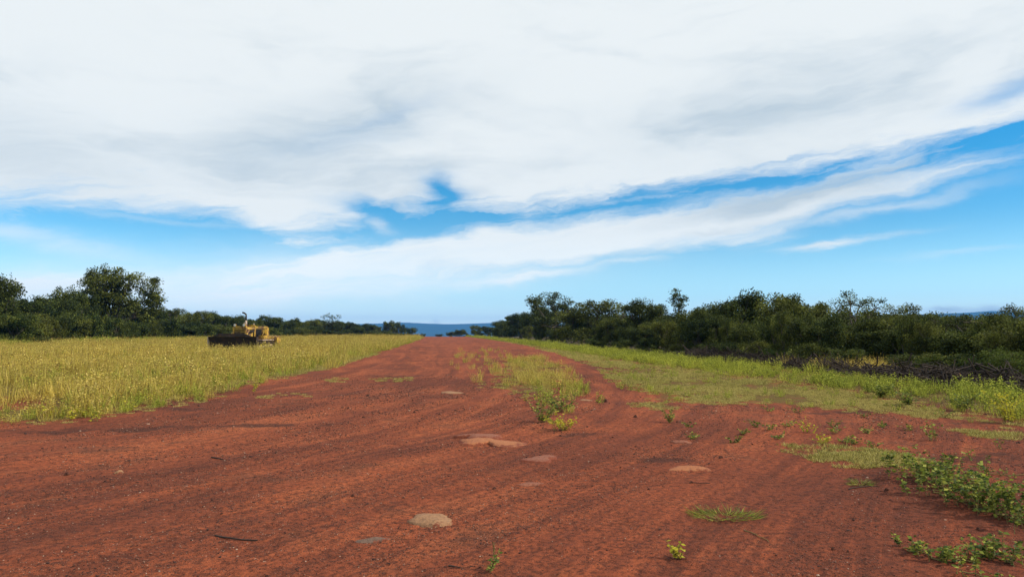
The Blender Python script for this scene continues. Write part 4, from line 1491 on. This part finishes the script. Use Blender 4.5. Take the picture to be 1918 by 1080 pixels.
# ------------------------------------------------------------------ single weeds in the foreground
def herb(name, px, py, rad_px, h_px, stems, leaves, leaf, mat, label, seed, group=None, path=None, cat='weed', wid=0.6, blades=0, split=False, zlo=-0.25):
    """a small plant: thin stems (one part) and its leaves; a creeping plant follows a path of pixels on the ground"""
    r = np.random.default_rng(seed)
    x0, y0 = gp(px, py)
    d = math.hypot(x0, y0)
    z0 = gz(x0, y0)
    rad = rad_px / F_PX * d
    h = h_px / F_PX * d
    e = empty(name, (x0, y0, z0))
    st, lf = Acc(), Acc()
    if path:
        PW_ = np.array([gp(*p) for p in path])
        seg = np.linspace(0, len(PW_) - 1, stems)
        bases = np.stack([np.interp(seg, range(len(PW_)), PW_[:, 0]), np.interp(seg, range(len(PW_)), PW_[:, 1])], 1)
        run = np.column_stack([bases + r.normal(0, rad * 0.15, bases.shape), np.zeros(stems)])
        run[:, 2] = ground_z(run[:, 0], run[:, 1]) - z0 + 0.01
        run[:, 0] -= x0; run[:, 1] -= y0
        V, Q = tube(run, np.full(stems, 0.005), 5)
        st.add(V, Q)
        bases = bases + r.normal(0, rad * 0.5, bases.shape)
    else:
        bases = np.array([[x0, y0]] * stems) + r.normal(0, rad * 0.12, (stems, 2))
    leaf_list = []
    for s in range(stems):
        bx, by = bases[s]
        b = np.array([bx - x0, by - y0, gz(bx, by) - z0 - 0.005])
        a = r.uniform(0, 6.283)
        hh = h * r.uniform(0.45, 1.1)
        reach = rad * r.uniform(0.3, 1.0) * (0.6 if path else 1.0)
        tip = b + np.array([math.cos(a) * reach, math.sin(a) * reach, hh])
        mid = b * 0.5 + tip * 0.5 + np.array([0, 0, hh * 0.18])
        V, Q = tube([b, mid, tip], [0.0035, 0.0028, 0.0012], 4)
        st.add(V, Q)
        n = leaves
        t = r.uniform(0.12, 1.0, n)[:, None]
        C = b * (1 - t) ** 2 + mid * 2 * t * (1 - t) + tip * t ** 2
        D = unit(rand_dirs(n, r, zlo, 0.6))
        N = unit(np.cross(D, rand_dirs(n, r)))
        N = unit(np.where(N[:, 2:3] < 0, -N, N) + np.array([0, 0, 0.5]))
        N = unit(N - D * np.sum(N * D, 1, keepdims=True))
        LL = leaf * r.uniform(0.55, 1.3, n)
        C[:, 2] = np.maximum(C[:, 2], ground_z(C[:, 0] + x0, C[:, 1] + y0) - z0 + 0.008)
        V, Q = leaf_quads(C, D, N, LL, LL * wid, -0.12)
        V[:, 2] = np.maximum(V[:, 2], ground_z(V[:, 0] + x0, V[:, 1] + y0) - z0 + 0.004)
        lf.add(V, Q, np.clip(r.normal(0.25, 0.3, n), 0, 1))
        leaf_list += [V[4 * i:4 * i + 4] for i in range(n)]
    mesh_obj('stem', st.mesh('stem', M['stem']), None, e)
    if split:
        for V in leaf_list:
            c = V[0]
            me = np_mesh('leaf', V - c, np.array([[0, 1, 2, 3]]), [r.uniform(0, 0.5)], False, M[mat])
            mesh_obj('leaf', me, None, e, tuple(float(q) for q in c))
    else:
        o = mesh_obj('foliage', lf.mesh('foliage', M[mat]), None, e)
        o['kind'] = 'stuff'
    tag(e, label, cat, group)
    return e


herb('yellow_weed', 1271, 1040, 26, 34, 6, 9, 0.040, 'herb_yellow', 'bright yellow-green weed standing alone at bottom centre right', 1001, split=True, wid=0.7)
herb('small_weed', 915, 1068, 26, 34, 5, 10, 0.030, 'herb', 'small green weed with a thin stalk at the bottom centre', 1002, split=True)
herb('tall_stalk_weed', 926, 1036, 5, 26, 2, 5, 0.022, 'herb', 'thin pale stalk just above the bottom-centre weed', 1003)
herb('creeping_weed', 1745, 900, 40, 46, 46, 28, 0.044, 'herb', 'leafy green creeper clump at the end of the grass mat', 1004, path=[(1690, 893), (1712, 896), (1740, 900), (1770, 905), (1790, 915)])
herb('creeping_weed', 1850, 950, 54, 56, 90, 30, 0.046, 'herb', 'largest leafy green creeper clump, at the right edge', 1005, path=[(1758, 920), (1790, 935), (1830, 950), (1870, 962), (1918, 972), (1960, 985)])
herb('upright_weed', 1845, 905, 14, 42, 6, 14, 0.035, 'herb', 'upright weed rising behind the largest creeper clump', 1006)
herb('creeping_weed', 1880, 915, 30, 14, 9, 9, 0.030, 'herb', 'thin runners of creeper spreading behind the largest clump', 1016, path=[(1790, 895), (1850, 892), (1918, 895), (1950, 890)])
herb('creeping_weed', 1770, 1045, 24, 24, 30, 14, 0.038, 'herb', 'low green vine trailing across the lower right corner', 1007, path=[(1692, 1022), (1730, 1036), (1770, 1050), (1800, 1046), (1820, 1050)])
herb('creeping_weed', 1868, 1050, 32, 38, 24, 16, 0.042, 'herb', 'bushy green weed in the lower right corner', 1008, path=[(1840, 1035), (1870, 1040), (1890, 1050)])
herb('trailing_weed', 1870, 1075, 30, 18, 16, 9, 0.034, 'herb', 'trailing weed stems along the bottom right edge', 1009, path=[(1800, 1072), (1850, 1078), (1900, 1085), (1950, 1088)])
herb('green_weed', 1018, 793, 34, 34, 20, 20, 0.050, 'herb', 'dark green weed at the near tip of the grass island', 1010)
herb('yellow_weed', 1056, 806, 38, 30, 18, 14, 0.055, 'herb_yellow', 'yellow-leaved weed at the near tip of the grass island', 1011)
herb('green_weed', 1050, 772, 40, 34, 22, 16, 0.055, 'herb', 'loose green weed joining the grass island to its near tip', 1012)
herb('dry_weed', 985, 756, 14, 26, 4, 5, 0.05, 'herb_yellow', 'pale dry weed left of the near end of the grass island', 1013)
herb('green_weed', 1254, 793, 18, 26, 12, 14, 0.045, 'herb', 'single dark green tuft on bare soil right of the grass island', 1014)
herb('green_weed', 1747, 826, 26, 30, 9, 10, 0.050, 'herb', 'dark green weed on bare soil left of the far turf strip', 1015)
herb('dry_weed', 1512, 812, 26, 26, 9, 10, 0.045, 'herb_yellow', 'feathery yellowish weed among the scattered weeds on the right', 1017)
herb('yellow_weed', 1540, 830, 24, 18, 9, 10, 0.045, 'herb_yellow', 'yellow-green weed above the grass mat', 1018)
herb('dry_weed', 1820, 865, 10, 26, 4, 6, 0.035, 'herb', 'pale stalky weed left of the upright weed', 1019)
herb('dry_weed', 1870, 845, 12, 20, 4, 6, 0.035, 'herb', 'small pale weed on bare soil near the right edge', 1020)
WN = [(1254, 'the single dark green tuft'), (1288, 'the bright orange stone'), (1440, 'the leftmost scattered weeds'), (1512, 'the feathery yellowish weed'), (1560, 'the yellow-green weed'), (1640, 'the grass mat'), (1747, 'the weed by the turf strip')]
for i, (px, py) in enumerate(((1390, 815), (1440, 808), (1460, 822), (1420, 802), (1580, 828), (1600, 832), (1625, 812), (1650, 800), (1565, 812), (1300, 822), (1475, 800), (1700, 806), (1636, 838), (1375, 828),
                             (1620, 780), (1490, 770), (1440, 768), (1290, 800), (1560, 800), (1765, 780))):
    herb('scattered_weed', px, py, 20, 12, 7, 8, 0.045, 'herb', near(px, WN, 'low dark weed on bare soil, %s %s'), 1050 + i, group='scattered weeds on the right of the airstrip')
# small yellow plants along the edge of the left field
for i, (px, py) in enumerate(((135, 783), (160, 778), (180, 786), (280, 755), (245, 768), (90, 780), (350, 742), (475, 735))):
    herb('edge_weed', px, py, 14, 20, 6, 8, 0.06, 'herb_yellow', near(px, [(40, 'the bare patch'), (160, 'the dark leaf litter'), (300, 'the near field corner'), (440, 'the field edge below the bulldozer')], 'small yellow-leaved weed at the left field edge, %s %s'), 1080 + i, group='yellow weeds along the left field edge')
# bright bushy weeds at the right edge of the verge
for i, (px, py, r_, h_, lab) in enumerate(((1890, 792, 44, 50, 'bright yellow-green bushy weed at the right edge of the verge'), (1800, 770, 30, 30, 'bright weed left of the bushy one at the right edge'),
                                           (1650, 745, 26, 26, 'bright weed at the front of the right verge'), (1700, 760, 24, 24, 'leafy weed left of the bright weeds on the right verge'))):
    herb('bushy_weed', px, py, r_, h_, 24, 18, 0.058, 'herb_yellow' if i == 0 else 'herb', lab, 1100 + i)


# flattened tuft of wiry grass
def grass_tuft(px, py, wpx, label, seed, n=330, h=0.075):
    r = np.random.default_rng(seed)
    x0, y0 = gp(px, py)
    d = math.hypot(x0, y0)
    rad = wpx / F_PX * d / 2
    e = empty('grass_tuft', (x0, y0, gz(x0, y0)))
    a = r.uniform(0, 6.283, n)
    q = rad * 0.55 * np.sqrt(r.random(n))
    C = np.stack([np.cos(a) * q * 1.3, np.sin(a) * q * 0.7, np.zeros(n)], 1)
    a2 = a + r.normal(0, 0.5, n)
    lean = r.uniform(1.2, 6.0, n)
    D = unit(np.stack([np.cos(a2) * lean, np.sin(a2) * lean, np.ones(n)], 1))
    N = unit(np.cross(D, rand_dirs(n, r)))
    L = h * r.uniform(0.8, 2.4, n)
    V, Q = leaf_quads(C, D, N, L, np.full(n, 0.0048), 0.05)
    V[:, 2] = np.maximum(V[:, 2] + ground_z(V[:, 0] + x0, V[:, 1] + y0) - gz(x0, y0), ground_z(V[:, 0] + x0, V[:, 1] + y0) - gz(x0, y0) + 0.003)
    acc = Acc(); acc.add(V, Q, np.clip(r.normal(0.35, 0.3, n), 0, 1))
    o = mesh_obj('blades', acc.mesh('blades', M['herb']), None, e)
    o['kind'] = 'stuff'
    n = 26
    st = Acc()
    for k in range(n):
        aa = r.uniform(0, 6.28); l = h * r.uniform(1.2, 2.6)
        p = np.array([math.cos(aa) * rad * 0.3, math.sin(aa) * rad * 0.3, 0])
        V, Q = tube([p, p + [math.cos(aa) * l * 0.5, math.sin(aa) * l * 0.5, l * 0.35], p + [math.cos(aa) * l, math.sin(aa) * l, l * 0.3]], [0.002, 0.0016, 0.001], 3)
        st.add(V, Q)
    mesh_obj('seed_stalk', st.mesh('seed_stalk', M['stem']), None, e)
    tag(e, label, 'grass tuft')


grass_tuft(1360, 965, 165, 'flattened tuft of wiry green grass on bare soil, lower right of centre', 1201)
grass_tuft(1612, 905, 50, 'small pale grass tuft left of the creeper clump', 1202, 120, 0.06)

# ------------------------------------------------------------------ old bulldozer parked in the left field
def paint_mat(name, base, worn, rust, amount=0.5, rough=0.6, metal=0.0):
    m, t, out = new_mat(name)
    g = t.new('ShaderNodeTexCoord')
    n = t.noise(g.outputs['Object'], 2.2, 6, 0.7, 0.3)
    n2 = t.noise(g.outputs['Object'], 11, 5, 0.7)
    c = t.mix(t.ramp(n, 0.35, 0.7), base, worn)
    c = t.mix(t.ramp(t.m('ADD', n, t.m('MULTIPLY', n2, 0.6)), 0.98 - amount * 0.3, 1.12 - amount * 0.3, 0.0, 0.9), c, rust)
    principled(t, out, c, rough, 0.35, metal, bump=n2, bstr=0.25)
    return m


M['yellow'] = paint_mat('sun_faded_yellow_paint', (0.44, 0.275, 0.032), (0.34, 0.215, 0.048), (0.09, 0.04, 0.025), 0.8)
M['rust'] = paint_mat('rusty_dark_steel', (0.018, 0.014, 0.014), (0.032, 0.021, 0.018), (0.055, 0.027, 0.018), 0.5, 0.75)
M['track'] = paint_mat('track_steel', (0.045, 0.032, 0.026), (0.08, 0.05, 0.036), (0.14, 0.07, 0.04), 0.6, 0.7)
M['pale_steel'] = paint_mat('dusty_bare_steel', (0.34, 0.26, 0.20), (0.42, 0.33, 0.26), (0.16, 0.08, 0.05), 0.5, 0.55)
M['grille'] = paint_mat('dark_radiator_core', (0.06, 0.045, 0.02), (0.10, 0.07, 0.03), (0.05, 0.03, 0.02), 0.5, 0.8)
M['black'] = paint_mat('black_seat_vinyl', (0.02, 0.02, 0.02), (0.035, 0.03, 0.03), (0.05, 0.03, 0.02), 0.3, 0.6)
M['lens'] = paint_mat('headlamp_glass', (0.55, 0.55, 0.5), (0.6, 0.6, 0.55), (0.3, 0.25, 0.2), 0.2, 0.15)


class BM:
    def __init__(self):
        self.b = bmesh.new()

    def box(self, x0, x1, y0, y1, z0, z1, taper=None):
        v = [self.b.verts.new(p) for p in ((x0, y0, z0), (x1, y0, z0), (x1, y1, z0), (x0, y1, z0), (x0, y0, z1), (x1, y0, z1), (x1, y1, z1), (x0, y1, z1))]
        if taper:
            cy = (y0 + y1) / 2
            for q in v[4:]:
                q.co.y = cy + (q.co.y - cy) * taper
        for f in ((3, 2, 1, 0), (4, 5, 6, 7), (0, 1, 5, 4), (1, 2, 6, 5), (2, 3, 7, 6), (3, 0, 4, 7)):
            self.b.faces.new([v[i] for i in f])
        return self

    def prism(self, pts, y0, y1):
        """polygon in x-z swept along y"""
        a = [self.b.verts.new((p[0], y0, p[1])) for p in pts]
        c = [self.b.verts.new((p[0], y1, p[1])) for p in pts]
        n = len(pts)
        self.b.faces.new(a)
        self.b.faces.new(c[::-1])
        for i in range(n):
            self.b.faces.new((a[i], c[i], c[(i + 1) % n], a[(i + 1) % n]))
        return self

    def tubes(self, path, rad, sides=12):
        rad = [rad] * len(path) if not hasattr(rad, '__len__') else rad
        V, Q = tube(path, rad, sides)
        vs = [self.b.verts.new(tuple(p)) for p in V]
        for q in Q:
            self.b.faces.new([vs[i] for i in q])
        self.b.faces.new(vs[:sides][::-1])
        self.b.faces.new(vs[-sides:])
        return self

    def build(self, name, mat, parent, bevel=0.0, smooth=False):
        bmesh.ops.recalc_face_normals(self.b, faces=self.b.faces)
        if bevel:
            bmesh.ops.bevel(self.b, geom=[e for e in self.b.edges if len(e.link_faces) == 2 and e.calc_face_angle(0) > 0.6], offset=bevel, segments=2, affect='EDGES', clamp_overlap=True)
        me = bpy.data.meshes.new(name)
        self.b.to_mesh(me)
        self.b.free()
        if smooth:
            for p in me.polygons:
                p.use_smooth = True
        return mesh_obj(name, me, M[mat], parent)


def bulldozer():
    bx_, by_ = at_y(435, 60.0)
    to_cam = Vector((-bx_, -by_, 0)).normalized()
    left = Vector((to_cam.y, -to_cam.x, 0))          # our left as seen from the camera
    if left.x > 0: left = -left
    th = R(29)
    head = to_cam * math.cos(th) + left * math.sin(th)
    e = empty('bulldozer', (0, 0, 0), math.atan2(head.y, head.x))
    org = Vector((bx_, by_, 0)) - head * 2.9          # blade sits at local x = 2.9
    e.location = (org.x, org.y, gz(org.x, org.y))
    e.scale = (0.98, 0.98, 0.98)
    # tracks
    for sgn in (1, -1):
        yc = sgn * 1.0
        rr, xa, xb = 0.47, 1.55, -1.55
        prof = []
        for k in range(13):
            a = -math.pi / 2 + math.pi * k / 12
            prof.append((xa + rr * math.cos(a), rr + rr * math.sin(a)))
        for k in range(13):
            a = math.pi / 2 + math.pi * k / 12
            prof.append((xb + rr * math.cos(a), rr + rr * math.sin(a)))
        P = np.array(prof)
        seg = np.linalg.norm(np.roll(P, -1, 0) - P, axis=1)
        cum = np.concatenate([[0], np.cumsum(seg)])
        nsh = 40
        tr = BM()
        for k in range(nsh):
            s0 = cum[-1] * k / nsh
            i = np.searchsorted(cum, s0, 'right') - 1
            f = (s0 - cum[i]) / seg[i]
            p = P[i] * (1 - f) + P[(i + 1) % len(P)] * f
            d = unit(P[(i + 1) % len(P)] - P[i])
            nrm = np.array([d[1], -d[0]])
            L = cum[-1] / nsh * 0.94
            a0 = p - d * L / 2; a1 = p + d * L / 2
            pts = [a0 - nrm * 0.05, a1 - nrm * 0.05, a1, a0 + d * 0.04, a0 + d * 0.03 + nrm * 0.06, a0 + nrm * 0.06]
            tr.prism([tuple(q) for q in pts], yc - 0.28, yc + 0.28)
        trk = tr.build('track', 'track', e)
        BM().box(-1.5, 1.5, yc - 0.16, yc + 0.16, 0.30, 0.62).build('track_frame', 'rust', trk, 0.02)
        w = BM().tubes([(xb, yc - 0.13, rr), (xb, yc + 0.13, rr)], 0.36, 18)
        for k in range(12):
            a = 6.283 * k / 12
            c0, s0 = math.cos(a), math.sin(a)
            w.tubes([(xb + c0 * 0.36, yc, rr + s0 * 0.36), (xb + c0 * 0.42, yc, rr + s0 * 0.42)], [0.05, 0.025], 5)
        w.tubes([(xb, yc - 0.24, rr), (xb, yc + 0.24, rr)], 0.16, 12)
        w.build('sprocket', 'pale_steel', trk)
        BM().tubes([(xa, yc - 0.12, rr), (xa, yc + 0.12, rr)], 0.38, 18).tubes([(xa, yc - 0.22, rr), (xa, yc + 0.22, rr)], 0.12, 10).build('idler_wheel', 'pale_steel', trk)
        for k in range(6):
            x = -1.0 + 0.4 * k
            BM().tubes([(x, yc - 0.2, 0.19), (x, yc + 0.2, 0.19)], 0.12, 10).build('roller', 'pale_steel' if k % 2 else 'track', trk)
        # fender over the track
        BM().box(-1.85, 0.25, sgn * 0.58, sgn * 1.26, 1.06, 1.16).build('fender', 'pale_steel' if sgn > 0 else 'yellow', e, 0.02)
        BM().box(-1.05, -0.1, sgn * 0.66, sgn * 1.18, 1.17, 1.50).build('tool_box', 'yellow', e, 0.05)
        # push arm with its diagonal brace
        arm = BM().prism([(-0.3, 0.45), (-0.3, 0.66), (2.62, 0.56), (2.62, 0.32)], sgn * 1.34, sgn * 1.54).build('push_arm', 'pale_steel', e, 0.02)
        BM().tubes([(1.15, sgn * 1.44, 0.60), (2.70, sgn * 1.50, 1.28)], 0.065, 10).build('brace', 'pale_steel', arm, 0, True)
        # lift cylinder
        cylo = BM().tubes([(1.35, sgn * 0.58, 1.95), (2.0, sgn * 0.70, 1.48)], 0.085, 12).build('lift_cylinder', 'yellow', e, 0, True)
        BM().tubes([(2.0, sgn * 0.70, 1.48), (2.68, sgn * 0.82, 1.00)], 0.045, 10).build('piston_rod', 'pale_steel', cylo, 0, True)
        lamp = BM().tubes([(1.72, sgn * 0.40, 2.36), (1.86, sgn * 0.40, 2.36)], [0.09, 0.115], 14).build('headlight', 'yellow', e, 0, True)
        BM().tubes([(1.865, sgn * 0.40, 2.36), (1.885, sgn * 0.40, 2.36)], 0.098, 14).build('lens', 'lens', lamp)
        BM().box(1.74, 1.80, sgn * 0.40 - 0.03, sgn * 0.40 + 0.03, 2.2, 2.28).build('lamp_bracket', 'yellow', lamp)
    # hull
    BM().box(-1.9, 1.7, -0.56, 0.56, 0.52, 1.10).build('belly_hull', 'rust', e, 0.04)
    # hood and engine bay
    hood = BM().box(0.05, 1.80, -0.52, 0.52, 1.98, 2.20, 0.86).build('hood', 'yellow', e, 0.05)
    BM().box(0.3, 1.5, -0.43, 0.43, 1.12, 1.96).build('engine_block', 'rust', e, 0.03)
    for sgn in (1, -1):
        BM().box(0.1, 0.24, sgn * 0.40, sgn * 0.50, 1.12, 1.975).build('hood_post', 'yellow', hood, 0.01)
        BM().prism([(0.5, 1.14), (1.4, 1.14), (1.4, 1.5), (0.5, 1.75)], sgn * 0.46, sgn * 0.49).build('side_panel', 'yellow', e, 0.008)
        BM().tubes([(0.4, sgn * 0.50, 1.86), (1.5, sgn * 0.50, 1.80)], 0.06, 10).build('manifold', 'rust', e, 0, True)
    rad = BM().box(1.62, 1.86, -0.58, -0.47, 1.10, 2.27).box(1.62, 1.86, 0.47, 0.58, 1.10, 2.27).box(1.62, 1.86, -0.468, 0.468, 2.12, 2.27).box(1.62, 1.86, -0.468, 0.468, 1.10, 1.3).build('radiator_guard', 'yellow', e, 0.015)
    BM().box(1.66, 1.74, -0.465, 0.465, 1.305, 2.115).build('radiator_core', 'grille', rad)
    for k in range(6):
        z = 1.38 + 0.125 * k
        BM().box(1.79, 1.83, -0.466, 0.466, z, z + 0.05).build('grille_bar', 'yellow', rad)
    # exhaust with its slanted rain cap, air cleaner
    ex = BM().tubes([(0.95, 0.10, 2.18), (0.95, 0.10, 2.75)], [0.085, 0.085], 14).build('muffler', 'pale_steel', e, 0, True)
    BM().tubes([(0.95, 0.10, 2.74), (0.95, 0.10, 3.12), (0.95, 0.09, 3.26), (1.0, -0.06, 3.38), (1.03, -0.20, 3.42)], [0.062, 0.062, 0.066, 0.068, 0.07], 12).build('exhaust_pipe', 'rust', ex, 0, True)
    ac = BM().tubes([(0.45, -0.22, 2.18), (0.45, -0.22, 2.46)], 0.10, 14).build('air_cleaner', 'yellow', e, 0, True)
    BM().tubes([(0.45, -0.22, 2.462), (0.45, -0.22, 2.56)], [0.16, 0.13], 14).build('rain_cap', 'pale_steel', ac, 0, True)
    # cockpit: dash, levers, seat, fuel tank
    BM().prism([(-0.12, 1.12), (0.02, 1.12), (0.02, 2.40), (-0.22, 2.30)], -0.42, 0.42).build('dashboard', 'yellow', e, 0.03)
    BM().tubes([(-0.2, 0.2, 2.36), (-0.2, 0.2, 2.52)], 0.05, 8).build('gauge_housing', 'pale_steel', e)
    for yl in (-0.3, -0.1, 0.12, 0.34):
        lv = BM().tubes([(-0.45, yl, 1.15), (-0.38, yl, 1.95)], 0.018, 6).build('lever', 'rust', e)
        BM().tubes([(-0.38, yl, 1.94), (-0.37, yl, 2.02)], 0.035, 8).build('knob', 'black', lv)
    seat = BM().box(-1.15, -0.62, -0.42, 0.42, 1.15, 1.55).build('seat', 'black', e, 0.05)
    BM().prism([(-1.15, 1.56), (-1.02, 1.56), (-1.10, 2.05), (-1.22, 2.05)], -0.42, 0.42).build('backrest', 'black', seat, 0.04)
    tank = BM().prism([(-2.0, 1.17), (-1.34, 1.17), (-1.32, 1.7), (-1.40, 2.10), (-1.52, 2.26), (-1.68, 2.30), (-1.84, 2.20), (-1.98, 1.85)], -0.66, 0.74).build('fuel_tank', 'yellow', e, 0.06)
    BM().tubes([(-1.66, 0.3, 2.28), (-1.66, 0.3, 2.38)], 0.08, 12).build('filler_cap', 'rust', tank)
    BM().tubes([(-1.0, 0.95, 1.52), (-1.0, 0.95, 1.9), (-0.6, 0.95, 1.9), (-0.3, 0.95, 1.52)], 0.025, 8).build('grab_rail', 'yellow', e)
    # rear winch
    wn = BM().box(-2.45, -1.92, -0.45, 0.45, 0.62, 1.12).build('winch', 'rust', e, 0.03)
    BM().tubes([(-2.75, -0.2, 1.12), (-2.75, 1.25, 1.12)], 0.36, 18).build('drum', 'yellow', wn, 0, False)
    BM().box(-2.8, -2.3, -0.53, -0.44, 0.55, 1.25).build('winch_frame', 'rust', wn, 0.01)
    # blade: curved mouldboard, raised middle, cutting edge and end plates
    b = BM()
    n = 9
    front, back = [], []
    for k in range(n):
        f = k / (n - 1)
        z = 0.06 + 1.36 * f
        x = 2.86 - 0.30 * math.sin(math.pi * (0.12 + 0.80 * f)) + 0.22 * f
        front.append((x, z)); back.append((x - 0.09, z))
    b.prism(front + back[::-1], -2.08, 2.08)
    bl = b.build('blade', 'rust', e)
    hz = BM()
    pts = [(-1.75, 1.425), (1.75, 1.425), (1.05, 1.66), (-1.05, 1.66)]
    xs = front[-1][0]
    va = [hz.b.verts.new((xs - 0.005, p[0], p[1])) for p in pts]
    vb = [hz.b.verts.new((xs - 0.075, p[0], p[1])) for p in pts]
    hz.b.faces.new(va); hz.b.faces.new(vb[::-1])
    for i in range(4):
        hz.b.faces.new((va[i], vb[i], vb[(i + 1) % 4], va[(i + 1) % 4]))
    hz.build('blade_crest', 'rust', bl)
    BM().box(2.76, 2.92, -2.1, 2.1, -0.02, 0.055).build('cutting_edge', 'pale_steel', bl)
    for sgn in (1, -1):
        BM().prism([(2.45, 0.1), (2.95, 0.0), (3.02, 1.40), (2.72, 1.40)], sgn * 2.085, sgn * 2.13).build('end_plate', 'pale_steel' if sgn < 0 else 'rust', bl)
        BM().box(2.38, 2.50, sgn * 0.9, sgn * 1.0, 0.2, 1.3).build('stiffener', 'rust', bl)
    tag(e, 'old yellow bulldozer with a wide dark blade parked in the left weeds', 'bulldozer')


bulldozer()
for o in list(scene.objects):
    if o.parent is None and 'label' in o and 'kind' not in o:
        o['kind'] = 'thing'
